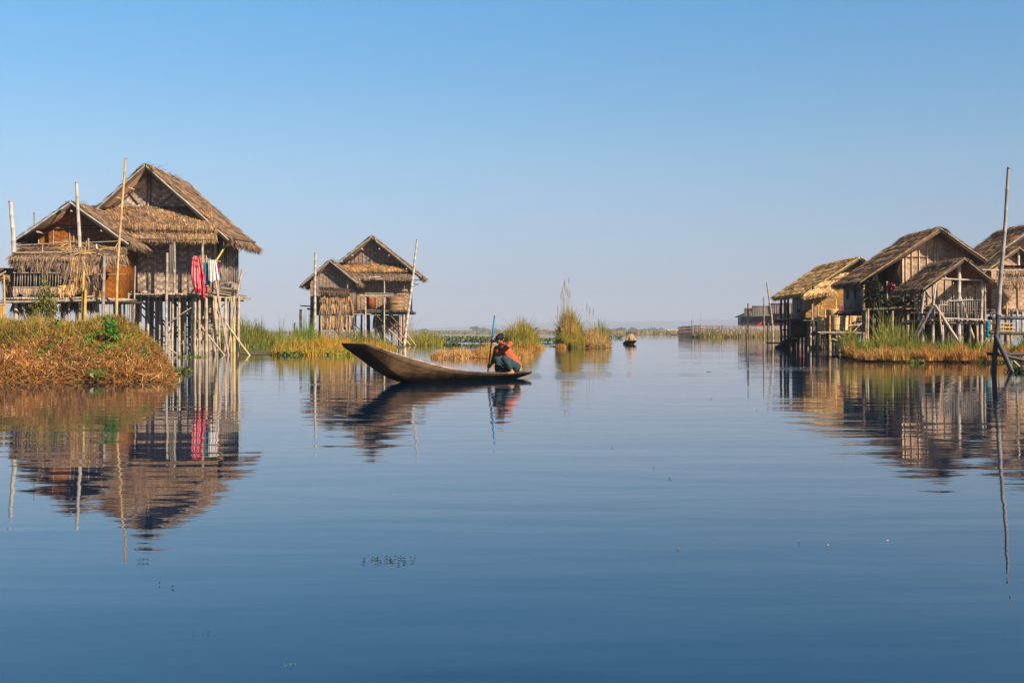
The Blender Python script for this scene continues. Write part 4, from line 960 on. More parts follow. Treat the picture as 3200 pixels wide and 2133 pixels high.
brace(r, P(3120, 975, 55.3), P(3155, 1018, 55.3), .05, PALE)
r2 = root('bamboo_bench', (X(3140, 54.9), 54.9, 0), 'small bench of yellow sticks under the edge of the pale woven house', 'bench')
for px in (3112, 3122, 3132, 3142, 3152, 3163):
    mb = MB(); mb.bamboo(P(px, 1038, 54.9), P(px, 1008, 54.9), .03, .03, (.55, .33, .13)); mb.build('leg', 'bamboo', r2)
mb = MB()
for py, dd in ((1010, 0), (1022, .02), (1033, 0)): mb.bamboo(P(3108, py, 54.8 - dd), P(3172, py + 1, 54.8 - dd), .03, .028, (.6, .42, .2))
mb.build('seat', 'bamboo', r2)

# gabled entrance in front of it
D = 53.9
A = P(3183, 770, D); Le = P(3068, 852, D)
r = root('open_porch', (A.x, 54.7, 0), 'porch roof at the right edge with a dark open gable and straw skirt', 'porch')
xr = 2 * A.x - Le.x
gable_roof(r, A.x, A.z, Le.x, Le.z, xr, Le.z, D, 55.4, 190, T_OLD, fr=.3, th=.12, wid=.036, barge=(.4, .3, .2), verge=.07)
thatch_slope(r, P(3120, 829, 54.7), P(3262, 829, 54.7), P(3266, 850, 53.7), P(3116, 851, 53.7), 220, ((T_GREY, T_BRN, T_TAN), (5, 2, 3)), 'straw_skirt', th=.08, fr=.3, wid=.036, rows=1)
mb = MB(); mb.bamboo(P(3183, 829, 54), P(3183, 780, 54), .06, .055, (.6, .58, .56)); mb.build('king_post', 'bamboo', r)
mb = MB(); mb.bamboo(P(3068, 843, 53.8), P(3270, 846, 53.8), .04, .035, BAM_G); mb.build('tie_beam', 'bamboo', r)
mb = MB(); mb.bamboo((X(3078, 54.1), 54.1, -.2), P(3078, 850, 54.1), .06, .055, (.35, .28, .22)); mb.build('post', 'bamboo', r)
mb = MB(); mb.bamboo((X(3258, 54.1), 54.1, -.2), P(3258, 850, 54.1), .06, .055, (.35, .28, .22)); mb.build('post', 'bamboo', r)

# twisted blue pipe
mb = MB(); pts = [P(3087, 1003 + k * 5.6, 47.2) + Vector((.012 * math.sin(k * 1.3), .012 * math.cos(k * 1.3), 0)) for k in range(10)]
mb.tube(pts, [.085 + .012 * math.sin(k * 2.1) for k in range(10)], [(.02, .42, .62) if k % 2 else (.02, .25, .45) for k in range(9)] , 10)
tag(mb.build('pipe', 'cloth', at=(X(3087, 47.2), 47.2, 0)), 'bright blue upright tube between the porch and the pale woven house', 'pipe')

# ================================================================== the near landing rail at the right
r = root('landing_rail', (X(3150, 30), 30.0, 0), 'dark bamboo rail frame standing in the water at the right edge', 'railing')
for (a, b_, rd, D) in (((3088, 993), (3290, 994), .05, 30.2), ((3092, 1039), (3290, 1043), .045, 30.25), ((3086, 1105), (3290, 1108), .045, 30.15), ((3120, 1106), (3260, 1140), .05, 30.05)):
    mb = MB(); mb.bamboo(P(*a, D), P(*b_, D + .1), rd, rd * .9, (.045, .04, .04), node=.5); mb.build('rail', 'bamboo', r)  # rails coloured near black to paint in the shade on them
mb = MB(); mb.bamboo(P(3111, 1048, 30.0), P(3168, 1172, 29.6), .07, .065, (.05, .05, .06)); mb.build('brace', 'bamboo', r)  # brace darkened too, its shade put into the colour
mb = MB(); mb.bamboo(P(3150, 1108, 30.3), P(3185, 1145, 30.4), .03, .03, PALE); mb.build('brace', 'bamboo', r)
mb = MB(); mb.bamboo((X(3255, 30), 30.1, -.4), P(3255, 985, 30.1), .06, .05, (.15, .14, .14)); mb.build('post', 'bamboo', r)
def mooring(p, q, rd, col, label, r1=None, grp='tall mooring poles', node=.5, bend=.012, rp=None):
    o = root('mooring_pole', (p[0], p[1], 0), label, 'pole', grp)
    col = tuple(c * .72 for c in col); mb = MB(); mb.bamboo(p, q, rd, r1 if r1 else rd * .7, col, node=node, bend=bend, n=9); mb.build('culm', 'bamboo', o)
    mb = MB(); q = Vector(tuple(q)); d = (q - Vector(tuple(p))).normalized(); rr_ = (r1 if r1 else rd * .7)
    mb.tube([q, q + d * .05], [rr_ * 1.15, rr_ * 1.05], tuple(c * .7 for c in col), 9); mb.build('cut_top', 'bamboo', o)
    return o
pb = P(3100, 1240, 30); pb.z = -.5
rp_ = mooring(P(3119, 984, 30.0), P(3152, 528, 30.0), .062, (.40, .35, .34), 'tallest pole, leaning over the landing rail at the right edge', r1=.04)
mb = MB(); mb.bamboo(pb, P(3119, 984, 30.0), .075, .062, (.05, .045, .045), n=9); mb.build('painted_shade_foot', 'bamboo', rp_)  # lower length of the pole coloured dark, shade painted in
mooring(P(33, 0, 49) * 1 if False else Vector((X(44, 49), 49, Z(792, 49))), P(33, 631, 49), .10, (.62, .60, .55), 'thick pale pole rising from the shed roof at the left edge', r1=.085)
mooring(P(252, 818, 49.2), P(240, 572, 49.2), .085, (.55, .53, .47), 'grey bamboo pole in front of the rust brown gable', r1=.07)
mooring(Vector((X(364, 47.2), 47.2, -.3)), P(393, 498, 47.2), .062, (.70, .50, .25), 'tall yellow bamboo pole crossing the big awning', r1=.045, bend=.02)
mooring(Vector((X(325, 47.4), 47.4, -.3)), P(326, 797, 47.4), .075, (.36, .32, .29), 'grey post between the shed and the yellow pole', r1=.065)
mooring(Vector((X(258, 47.0), 47.0, -.3)), P(261, 847, 47.0), .055, (.72, .48, .17), 'thin yellow culm, taller of the pair beside the shed', r1=.05)
mooring(Vector((X(265, 46.9), 46.9, -.3)), P(267, 908, 46.9), .065, (.74, .50, .18), 'short yellow culm, lower of the pair beside the shed', r1=.06)
mooring(Vector((X(24, 47.0), 47.0, -.3)), P(12, 862, 47.0), .055, (.66, .45, .2), 'thin leaning yellow pole before the left end of the shed', r1=.04)
mooring(Vector((X(107, 52.3), 52.3, Z(800, 52.3))), P(107, 668, 52.3), .04, (.3, .27, .24), 'thin dark pole behind the left eave of the rust brown gable', r1=.035)
mooring(Vector((X(984, 85), 85, -.3)), P(986, 791, 85), .115, (.60, .54, .46), 'pale pole in front of the small grey annex of the middle house', r1=.10)
mooring(Vector((X(1261, 88), 88, -.3)), P(1304, 750, 88), .13, (.62, .55, .47), 'tall pale pole leaning beside the middle stilt house', r1=.08)
mooring(Vector((X(2334, 89), 89, -.3)), P(2338, 950, 89), .10, (.34, .24, .16), 'leftmost of the three poles before the red house', r1=.07)
mooring(Vector((X(2386, 88), 88, -.3)), P(2386, 930, 88), .075, (.34, .25, .18), 'thin middle pole of the three before the red house', r1=.05)
mooring(Vector((X(2415, 86), 86, -.3)), P(2396, 885, 86), .09, (.48, .38, .27), 'tallest, bent pole of the three before the red house', r1=.06, bend=.03)
mooring(Vector((X(2400, 87), 87, -.3)), P(2400, 1010, 87), .09, (.16, .12, .09), 'short dark post right of the thin middle pole', r1=.085)
mooring(Vector((X(938, 84), 84, -.3)), P(940, 968, 84), .11, (.07, .06, .055), 'black stump post left of the small grey annex', r1=.10)
mooring(Vector((X(919, 84), 84, -.3)), P(921, 1010, 84), .06, (.07, .06, .055), 'shortest black post in the reeds left of the annex', r1=.05)

# ================================================================== far red house
D = 255.0
r = root('red_house', (X(2400, D), D, 0), 'distant dark red house on stilts with patched grey roofs', 'house')
zf = Z(1018, D)
mb = MB(); mb.box((X(2412, D), D, zf), (X(2520, D), D + 7, Z(975, D)), (.50, .07, .05)); mb.build('wall', 'wood', r)
mb = MB(); mb.box((X(2330, D), D + 2.5, zf), (X(2412, D), D + 7, Z(985, D)), (.035, .04, .07)); mb.build('recess_wall', 'wood', r)
mb = MB(); mb.box((X(2332, D), D + .2, zf), (X(2382, D), D + .4, Z(1004, D)), (.50, .08, .06)); mb.build('parapet', 'wood', r)
mb = MB(); mb.box((X(2382, D), D + .1, zf), (X(2392, D), D + .4, Z(990, D)), (.26, .06, .05)); mb.build('parapet', 'wood', r)
mb = MB()
for k in range(11): mb.bar((X(2309 + k * 4.6, D), D - .1, zf), (X(2309 + k * 4.6, D), D - .1, Z(1007, D)), .22, .08, jit((.34, .24, .2), .2))
mb.bar((X(2307, D), D - .1, Z(1007, D)), (X(2358, D), D - .1, Z(1007, D)), .1, .1, (.3, .2, .17)); mb.build('railing', 'wood', r)
mb = MB(); mb.box((X(2428, D), D - .05, Z(1003, D)), (X(2438, D), D + .02, Z(988, D)), (.62, .52, .40)); mb.build('window', 'wood', r)
slope = lambda mbx, a, b, c, d, col: slab(mbx, a, b, c, d, .15, col)
mb = MB(); slope(mb, P(2326, 962, D + 3), P(2352, 962, D + 3), P(2352, 992, D - 1.5), P(2326, 992, D - 1.5), (.24, .20, .18)); mb.build('roof', 'thatch_base', r)
mb = MB(); slope(mb, P(2350, 955, D + 3), P(2404, 955, D + 3), P(2404, 986, D - 1.5), P(2350, 988, D - 1.5), (.24, .20, .18)); mb.build('roof', 'thatch_base', r)
mb = MB(); slope(mb, P(2404, 948, D + 3), P(2525, 948, D + 3), P(2525, 979, D - 1.5), P(2404, 979, D - 1.5), (.30, .24, .21)); mb.build('roof', 'thatch_base', r)
mb = MB(); mb.bar(P(2402, 949, D + 2.8), P(2526, 949, D + 2.8), .5, .35, (.45, .08, .06)); mb.build('ridge_cap', 'wood', r)
mb = MB()
for k in range(15): mb.bar(P(2408 + k * 7.5, 951, D + 2.2), P(2408 + k * 7.5, 978, D - 1.8), .14, .08, (.5, .42, .36))
for py, dd in ((958, 1.5), (966, .2), (973, -1)): mb.bar(P(2405, py, D + dd - .3), P(2525, py, D + dd - .3), .14, .08, (.5, .42, .36))
mb.build('roof_battens', 'wood', r)
mb = MB()
for k in range(15): mb.bar(P(2328 + k * 5.2, 957 + (7 if k < 5 else 0), D + 2.6), P(2328 + k * 5.2, 986, D - 1.9), .12, .08, (.40, .33, .28))
for py, dd in ((964, 1.5), (972, .2), (979, -1)): mb.bar(P(2328, py + 2, D + dd - .3), P(2403, py, D + dd - .3), .12, .08, (.40, .33, .28))
mb.build('roof_battens', 'wood', r)
mb = MB(); slope(mb, P(2327, 977, D + 1.5), P(2405, 975, D + 1.5), P(2405, 984, D - 2), P(2296, 990, D - 2), (.16, .14, .14)); mb.build('eave', 'wood', r)
for k in range(26):
    px = 2309 + k * 8.2; mb = MB(); mb.tube([(X(px, D), D + (k % 3) * 2, -.3), (X(px, D), D + (k % 3) * 2, zf)], .13, jit((.36, .29, .25), .3), 6); mb.build('stilt', 'bamboo', r)
for px in (2308, 2330): mb = MB(); mb.tube([(X(px, D), D, -.3), (X(px, D), D, Z(985, D))], .15, (.2, .14, .12), 6); mb.build('post', 'bamboo', r)
for (a, b_) in (((2312, 1024), (2345, 1040)), ((2335, 1026), (2370, 1045)), ((2360, 1024), (2395, 1040))):
    brace(r, P(*a, D - .4), P(*b_, D - .4), .1, (.14, .11, .1))

# ================================================================== fish weir: woven screen and open stake fence
D = 235.0
r = root('woven_fence', (X(2143, D), D, 0), 'dense brown woven fence panel at the left end of the fish weir', 'fence')
for k in range(48):
    px = 2121 + k * 0.94; DD = D + 14 - k * .3; yt = 1024 - 6 * min(1, k / 16) + random.uniform(-1.5, 1)
    mb = MB() if k == 0 else mb
    mb.bar((X(px, DD), DD, -.2), (X(px, DD) + random.uniform(-.05, .05), DD, Z(yt, DD)), .085, .05, jit((.20, .14, .10), .5))
mb.build('lath_screen', 'wood', r)
for py in (1020, 1029, 1040):
    mb = MB(); mb.bamboo(P(2120, py + 3, D + 13.6), P(2166, py, D - .6), .11, .1, (.12, .09, .07)); mb.build('rail', 'bamboo', r)

r = root('stake_fence', (X(2300, 232), 232, 0), 'long open fence of thin stakes with thin rails in front of the red house', 'fence')
big = [(2172, 1016, .14), (2176, 1016, .14), (2183, 1017, .1), (2185, 1017, .1), (2248, 1018, .14), (2161, 1000, .06), (2189, 1012, .1), (2256, 1015, .1)]
for px, yt, rd in big:
    mb = MB(); mb.tube([(X(px, 231), 231, -.2), (X(px, 231), 231, Z(yt, 231))], rd, (.13, .09, .08), 6); mb.build('post', 'bamboo', r)
for k in range(80):
    px = 2170 + k * 4.6 + random.uniform(-1.5, 1.5); h = Z(random.choice((1018, 1018, 1026, 1030, 1036)) + random.uniform(-2, 2), 232)
    mb = MB(); mb.tube([(X(px, 232), 232 + random.uniform(-.5, .5), -.2), (X(px, 232) + random.uniform(-.1, .1), 232, h)], random.uniform(.045, .075), jit((.34, .25, .19), .4), 5); mb.build('stake', 'bamboo', r)
for py in (1019, 1028):
    mb = MB(); mb.tube([P(2166, py, 231.5), P(2300, py + .5, 231.5), P(2540, py, 231.5)], .06, (.26, .19, .15), 5); mb.build('rail', 'bamboo', r)
mb = MB(); n_ = 1500
pp = np.stack([RNG.uniform(X(2168, 232), X(2540, 232), n_), RNG.uniform(232.5, 236, n_), np.zeros(n_)], 1)
t = np.linspace(0, 1, 2); hh = RNG.uniform(.5, 2.6, n_)
Cn = pp[:, None] + np.array([0, 0, 1.0])[None, None] * (t[None] * hh[:, None])[..., None]; Cn[:, 1, 0] += RNG.normal(0, .15, n_)
mb.strips(Cn, np.full((n_, 2), .055), np.tile(np.array([[1.0, 0, 0]]), (n_, 1)), pick(((.40, .33, .27), (.3, .23, .18), (.5, .42, .33)), (3, 2, 2), n_))
mb.build('stick_screen', 'wood', r)
for (px, yt, D_, lab) in ((2166, 962, 300, 'thin pale pole standing left behind the stake fence'), (2191, 955, 300, 'thin pale pole standing right behind the stake fence')):
    mooring(Vector((X(px, D_), D_, -.2)), P(px, yt + 20, D_), .09, (.5, .5, .5), lab, grp='thin far poles')
# ================================================================== the near bank at the left: a steep mound of dead grass
def mound_h(x, y):
    """height of the near mound: steep front and right end, gently lumpy top"""
    front = 23.9 + 0.25 * np.sin(x * 1.3) + 0.15 * np.sin(x * 3.1 + 1)
    right = -7.42 - 0.34 * np.maximum(y - 24.6, 0) + 0.12 * np.sin(y * 2.1)
    a = np.clip((y - front) / 3.0, 0, 1) ** 0.62
    b = np.clip((right - x) / 1.15, 0, 1) ** 0.5
    c = np.clip((44 - y) / 6.0, 0, 1) ** .7
    lump = 1 + 0.05 * np.sin(x * 1.9 + y * .7) + 0.05 * np.sin(x * .8 - y * 1.3) + 0.03 * np.sin(x * 4.2 + 2 * y)
    return 1.18 * a * b * c * lump
mb = MB()
gx = np.linspace(-21, -6.9, 110); gy = np.concatenate([np.linspace(23.4, 28, 46), np.linspace(28.4, 44.2, 26)])
v = [(x, y, float(mound_h(x, y)) - (0.12 if mound_h(x, y) <= 0 else 0.02)) for y in gy for x in gx]
nx = len(gx)
mb.add(v, [(j * nx + i, j * nx + i + 1, (j + 1) * nx + i + 1, (j + 1) * nx + i) for j in range(len(gy) - 1) for i in range(nx - 1)], (0.26, 0.125, 0.05))
kind(mb.build('near_bank', 'earth', smooth=True), 'structure')

def scatter_mound(n, ymax=31, bias=1.0):
    x = RNG.uniform(-13.5, -6.9, n); y = 23.45 + (ymax - 23.45) * RNG.uniform(0, 1, n) ** bias
    z = mound_h(x, y); k = z > 0.01
    return np.stack([x, y, z], 1)[k]
# tangled dead stems, lying every way
mb = MB()
pos = scatter_mound(80000, 29.0, 1.7); n = len(pos)
zf_ = pos[:, 2] / 1.1
h = np.full(n, 0.20)
lowc = pick(((.50, .25, .11), (.58, .34, .16), (.32, .15, .07), (.70, .50, .30), (.28, .22, .07)), (4, 4, 3.5, 2.2, 1), n, .3)
topc = pick(((.34, .30, .09), (.44, .23, .09), (.20, .22, .05), (.52, .34, .15), (.28, .14, .06)), (3, 3, 3, 2, 2), n, .3)
bandn = 0.44 + .30 * np.sin(pos[:, 0] * 1.7) * np.sin(pos[:, 0] * .63 + 2) + RNG.normal(0, .12, n)
colr = np.where((zf_ > bandn + .12)[:, None], topc, lowc)
az = RNG.uniform(0, 2 * np.pi, n); el = RNG.uniform(-.5, 1.1, n)
d = np.stack([np.cos(az) * np.cos(el), np.sin(az) * np.cos(el) * .8 - .3, np.sin(el)], 1)
L = RNG.uniform(.07, .24, n); t = np.array([0, .5, 1.0])
Cn = pos[:, None] + d[:, None] * (L[:, None] * t)[..., None]
bend = RNG.normal(0, .05, (n, 3)); Cn[:, 1] += bend; Cn[:, :, 2] += .02; Cn[:, 2, 2] -= np.abs(bend[:, 0])
Cn[..., 2] = np.maximum(Cn[..., 2], .005)
sd = RNG.normal(0, 1, (n, 3)); sd -= d * (sd * d).sum(1)[:, None]; sd /= np.linalg.norm(sd, axis=1)[:, None]
mb.strips(Cn, RNG.uniform(.007, .018, n)[:, None] * np.array([[1, 1, .5]]), sd, colr)
o = kind(mb.build('dry_grass', 'grass'), 'stuff'); o['label'] = 'tangled rust brown dead grass covering the near bank at the left'
# upright grass along the crest
mb = MB()
pos = scatter_mound(15000, 33, 1.0); pos = pos[pos[:, 2] > .72]
blades(mb, len(pos), pos, .26, .014, .6, ((.30, .30, .07), (.45, .32, .12), (.18, .22, .05), (.5, .25, .1)), (3, 3, 3, 2))
pos = scatter_mound(1600, 30, 1.0); pos = pos[pos[:, 2] > .9]
blades(mb, len(pos), pos, .42, .010, .4, ((.45, .38, .16), (.55, .38, .18)), (2, 2))
o = kind(mb.build('crest_grass', 'grass'), 'stuff'); o['label'] = 'olive grass along the top of the near bank'

def vine(px, py, w_, h_, n, label, D=None, cols=((.07, .22, .02), (.15, .34, .04), (.035, .11, .012)), wts=(4, 2, 3), size=.046, cat='vine', name='vine'):
    """broad leaves sprawling over the mound's face, with their runners"""
    D0_ = D or 25.3; c = P(px, py, D0_)
    wm, hm = w_ * D0_ / F / 2, h_ * D0_ / F / 2
    o = root(name, (c.x, c.y, max(c.z - hm, 0)), label, cat, 'green vines on the near bank')
    n = int(n * 2.2); x = c.x + RNG.normal(0, .5, n) * wm; z = c.z + RNG.normal(0, .5, n) * hm
    # the depth where the mound reaches this height
    ys = np.linspace(23.6, 30, 200); y = np.empty(n)
    for i in range(n):
        hh = mound_h(np.full(200, x[i]), ys); j = np.argmax(hh > z[i]) if (hh > z[i]).any() else 60
        y[i] = ys[j] - .20 - random.uniform(0, .1)
    ctr = np.stack([x, y, z], 1)
    a = np.stack([RNG.normal(0, .5, n), RNG.normal(-.25, .3, n), RNG.normal(-.8, .4, n)], 1); a /= np.linalg.norm(a, axis=1)[:, None]
    b_ = np.cross(a, np.stack([RNG.normal(0, .4, n), np.full(n, -1.0), RNG.normal(.5, .3, n)], 1)); b_ /= np.linalg.norm(b_, axis=1)[:, None]
    s_ = size * RNG.uniform(.6, 1.3, n)[:, None]
    v = np.stack([ctr - a * s_, ctr - a * s_ * .3 + b_ * s_ * .75, ctr + a * s_ * 1.2, ctr - a * s_ * .3 - b_ * s_ * .75], 1).reshape(-1, 3)
    mb = MB(); mb.add(v, np.arange(n * 4).reshape(-1, 4), pick(cols, wts, n, .25)); mb.build('foliage', 'leaf', o)
    mb = MB()
    for k in range(5):
        i, j = RNG.integers(n), RNG.integers(n); m_ = (ctr[i] + ctr[j]) / 2; m_[1] -= .05
        mb.tube([ctr[i], m_, ctr[j]], .008, (.20, .22, .07), 4)
    mb.build('stem', 'wood', o)
vine(345, 1015, 36, 40, 60, 'bright green broad leaves at the crest, below the yellow bamboo pole')
vine(343, 1055, 50, 75, 120, 'large green vine patch hanging below the crest leaves under the yellow pole')
vine(340, 1092, 26, 40, 22, 'single small trail of green leaves hanging lowest under the large vine patch')
vine(262, 1060, 60, 60, 70, 'loose green vine patch in the middle of the bank between two denser patches')
vine(178, 1040, 40, 50, 90, 'leftmost green vine patch on the bank face')
vine(167, 1090, 26, 40, 30, 'small green trail hanging below the leftmost vine patch')
vine(450, 1110, 40, 30, 34, 'faint olive leaf patch near the right end of the bank', cols=((.16, .20, .05), (.22, .24, .07)), wts=(1, 1))
vine(370, 1155, 40, 26, 34, 'dull olive weed patch low on the bank above its right shoreline', cols=((.14, .18, .05), (.2, .2, .06)), wts=(1, 1))
vine(28, 1150, 50, 20, 26, 'pale green weed tuft low on the bank at the left edge', cols=((.16, .28, .05), (.45, .5, .45)), wts=(2, 1))
# water-edge plants
def edge_plant(px, py, w_, n, label, D=None, size=.05, cols=((.09, .17, .03), (.16, .26, .05), (.3, .36, .1)), hgt=.12, name='water_plant'):
    D_ = D or HC * F / (py - HY); c = P(px, py, D_); wm = w_ * D_ / F / 2
    o = root(name, (c.x, c.y, 0), label, 'water plant', 'floating water plants')
    pos = np.stack([c.x + RNG.uniform(-1, 1, n) * wm, c.y + RNG.uniform(-.35, .35, n) * max(wm * .5, .2), np.zeros(n)], 1)
    ctr = pos.copy(); ctr[:, 2] = hgt * RNG.uniform(.15, 1.1, n)
    a = np.stack([RNG.normal(0, .6, n), RNG.normal(0, .5, n), RNG.normal(.8, .4, n)], 1); a /= np.linalg.norm(a, axis=1)[:, None]
    b_ = np.cross(a, RNG.normal(0, 1, (n, 3))); b_ /= np.linalg.norm(b_, axis=1)[:, None]
    s_ = size * RNG.uniform(.5, 1.3, n)[:, None]
    v = np.stack([ctr - a * s_, ctr + b_ * s_ * .7, ctr + a * s_, ctr - b_ * s_ * .7], 1).reshape(-1, 3)
    mb = MB(); mb.add(v, np.arange(n * 4).reshape(-1, 4), pick(cols, (3, 3, 1), n, .25)); mb.build('foliage', 'leaf', o)
    mb = MB()
    for i in range(0, n, max(1, n // 12)): mb.tube([pos[i] - np.array([0, 0, .03]), ctr[i]], .006, (.2, .25, .08), 4)
    mb.build('stem', 'wood', o)
edge_plant(45, 1194, 60, 60, 'dark green weeds at the waterline, left end of the near bank')
edge_plant(155, 1192, 70, 80, 'green weeds at the waterline under the leftmost vine patch')
edge_plant(462, 1187, 36, 50, 'small green weed tuft at the waterline near the right end of the bank')
edge_plant(541, 1183, 50, 60, 'upright broad leaved weed at the right tip of the near bank', hgt=.2)
edge_plant(570, 1163, 60, 60, 'yellow green weeds floating right of the bank, at the foot of the first stilts', cols=((.26, .30, .06), (.34, .36, .1), (.12, .18, .04)))
edge_plant(600, 1116, 90, 70, 'thin floating weed line in front of the stilts of the largest house', hgt=.06, cols=((.2, .26, .05), (.3, .34, .1), (.12, .18, .04)))

# tall climbing shrub before the slatted shed
o = root('climbing_shrub', (X(140, 40), 40, 1.0), 'tall leafy climbing shrub in front of the slatted shed', 'shrub')
mb = MB(); st = []
for k in range(26):
    x0 = X(random.gauss(140, 16), 40); x1 = X(random.choice((random.gauss(142, 10), random.gauss(110, 9), random.gauss(172, 9))), 40)
    zt = Z(random.uniform(855, 960) if abs(x1 - X(142, 40)) < .2 else random.uniform(905, 975), 40)
    p = [(x0, 40 + random.uniform(-.2, .2), 1.0), ((x0 + x1) / 2 + random.uniform(-.06, .06), 40, 1 + (zt - 1) * .5), (x1, 40 + random.uniform(-.2, .2), zt)]
    st.append(p); mb.tube(p, [.016, .012, .006], (.34, .22, .12), 4)
mb.build('stem', 'wood', o)
n = 1500; idx = RNG.integers(0, len(st), n); tt = RNG.uniform(.12, 1, n)
sp = np.array(st, float)[idx]
ctr = np.where((tt < .5)[:, None], sp[:, 0] + (sp[:, 1] - sp[:, 0]) * (tt * 2)[:, None], sp[:, 1] + (sp[:, 2] - sp[:, 1]) * (tt * 2 - 1)[:, None]) + RNG.normal(0, .085, (n, 3))
a = np.stack([RNG.normal(0, .6, n), RNG.normal(0, .6, n), RNG.normal(-.5, .5, n)], 1); a /= np.linalg.norm(a, axis=1)[:, None]
b_ = np.cross(a, RNG.normal(0, 1, (n, 3))); b_ /= np.linalg.norm(b_, axis=1)[:, None]
s_ = .055 * RNG.uniform(.5, 1.3, n)[:, None]
v = np.stack([ctr - a * s_, ctr + b_ * s_ * .55, ctr + a * s_, ctr - b_ * s_ * .55], 1).reshape(-1, 3)
mb = MB(); mb.add(v, np.arange(n * 4).reshape(-1, 4), pick(((.14, .18, .03), (.28, .28, .05), (.07, .11, .02), (.42, .30, .10), (.12, .26, .03)), (4, 3, 3, 1.2, 2), n, .25)); mb.build('foliage', 'leaf', o)
# blue rag and orange post behind it
mb = MB()
for k in range(4): mb.add([P(141 - k * 1.5, 962 + k * 6, 41 + .04 * (k % 2)), P(148 - k * 2.5, 962 + k * 6, 41), P(146 - k * 2.5, 969 + k * 6, 41 - .03), P(137 - k * 1.2, 969 + k * 6, 41 + .04 * (k % 2))], [(0, 1, 2, 3)], ((.0, .30, .62), (.0, .22, .5), (.0, .36, .66), (.05, .45, .7))[k])
tag(mb.build('rag', 'cloth'), 'crumpled bright blue plastic rag behind the climbing shrub', 'rag')
mooring(Vector((X(169, 41), 41, .9)), P(170, 948, 41), .055, (.58, .33, .05), 'short orange stake behind the climbing shrub', r1=.05, grp='stakes')
for px, yt, cc, lab in ((3, 955, (.6, .35, .14), 'leftmost stake of the low stake row at the left edge'), (11, 955, (.62, .38, .16), 'orange stake second from the left edge in the low stake row')):
    mooring(Vector((X(px, 46), 46, -.2)), P(px, yt, 46), .06, cc, lab, r1=.055, grp='stakes')

# ================================================================== reed and grass clumps on the water
def clump(px0, px1, D_near, D_far, n, h, wid, cols, wts, lean=.3, name='reed_clump', label='', cat='reeds', hill=None, taper=True, z0=0.0, group='reed and grass clumps', dirv=None, droop=.35, extra=None):
    x0, x1 = X(px0, (D_near + D_far) / 2), X(px1, (D_near + D_far) / 2); cx, wx = (x0 + x1) / 2, (x1 - x0) / 2; cy, wy = (D_near + D_far) / 2, (D_far - D_near) / 2
    o = root(name, (cx, cy, 0), label, cat, group)
    a = RNG.uniform(0, 2 * np.pi, n); rr_ = RNG.uniform(0, 1, n) ** .5
    ux, uy = rr_ * np.cos(a), rr_ * np.sin(a)
    pos = np.stack([cx + ux * wx, cy + uy * wy, np.full(n, z0)], 1)
    hh = np.full(n, h) * ((1 - rr_ ** 2.5 * .6) if taper else 1)
    if hill is not None: hh = hh * hill(ux)
    mb = MB()
    blades(mb, n, pos, hh, wid, lean, cols, wts, dirv=dirv, droop=droop)
    mb.build('blades', 'grass', o)
    if extra: extra(o, cx, cy, wx)
    return o
def low_bed(px0, px1, D0_, D1_, col, name='grass_island'):
    x0, x1 = X(px0, (D0_ + D1_) / 2), X(px1, (D0_ + D1_) / 2); mb = MB(); n = 40
    v = [((x0 + x1) / 2, (D0_ + D1_) / 2, .06)] + [((x0 + x1) / 2 + math.cos(k / n * 6.283) * (x1 - x0) / 2 * random.uniform(.85, 1), (D0_ + D1_) / 2 + math.sin(k / n * 6.283) * (D1_ - D0_) / 2 * random.uniform(.85, 1), .012) for k in range(n)]
    mb.add(v, [(0, 1 + k, 1 + (k + 1) % n) for k in range(n)], col)
    return kind(mb.build(name, 'earth'), 'structure')

# between the largest house and the middle one
clump(745, 845, 80, 94, 2600, 2.1, .05, (G_GREEN, G_OLIVE, G_YEL, G_DK, G_PALE), (4, 4, 3, 2, .6), .35, label='rounded olive reed clump just right of the largest stilt house', hill=lambda u: 1 - .25 * u)
clump(655, 760, 84, 98, 1600, 1.5, .05, (G_GREEN, G_OLIVE, G_STR, G_DK), (4, 3, 2, 2), .3, label='green reeds seen between the stilts of the largest house')
low_bed(640, 830, 82, 96, (.12, .10, .04))
low_bed(850, 1260, 50, 97, (.14, .12, .05))
clump(862, 1000, 52, 60, 3400, .85, .03, (G_YEL, G_STR, G_OLIVE, G_GREEN, (.62, .42, .12)), (4, 3, 3, 1, 3), .45, label='golden grass hummock, left front of the middle house island', cat='grass')
clump(960, 1110, 51.5, 62, 3800, .95, .03, ((.66, .42, .11), G_YEL, G_STR, (.5, .25, .1)), (4, 3, 3, 1.5), .5, label='brightest golden grass hummock before the thatched shed of the middle house', cat='grass', hill=lambda u: 1 - .2 * u)
clump(1060, 1230, 55, 70, 2800, .70, .035, (G_STR, G_YEL, G_OLIVE, (.45, .24, .1)), (4, 3, 2, 2), .6, label='straw coloured grass under the deck of the middle house', cat='grass')
clump(880, 1010, 64, 84, 1800, 1.45, .045, (G_GREEN, (.16, .26, .05), G_OLIVE, G_YEL), (4, 2, 3, 2), .3, label='tall green reeds in front of the small grey annex')
clump(1000, 1215, 72, 88, 2000, 1.25, .045, (G_GREEN, G_DK, G_OLIVE, G_STR), (3, 3, 3, 2.5), .4, label='green reeds among the stilts of the middle house')
clump(925, 975, 62, 68, 130, 2.9, .035, (G_GREEN, (.2, .3, .07)), (1, 1), .12, label='few very tall green blades left of the pale annex pole')
clump(868, 886, 55, 57, 70, 1.9, .03, ((.35, .38, .12), G_OLIVE), (1, 1), .3, label='thin spray of long blades at the left tip of the middle island')
clump(1255, 1300, 95, 100, 130, 2.6, .03, (G_PALE, (.4, .33, .25)), (1, 1), .2, label='thin pale dry twigs right of the leaning pole')
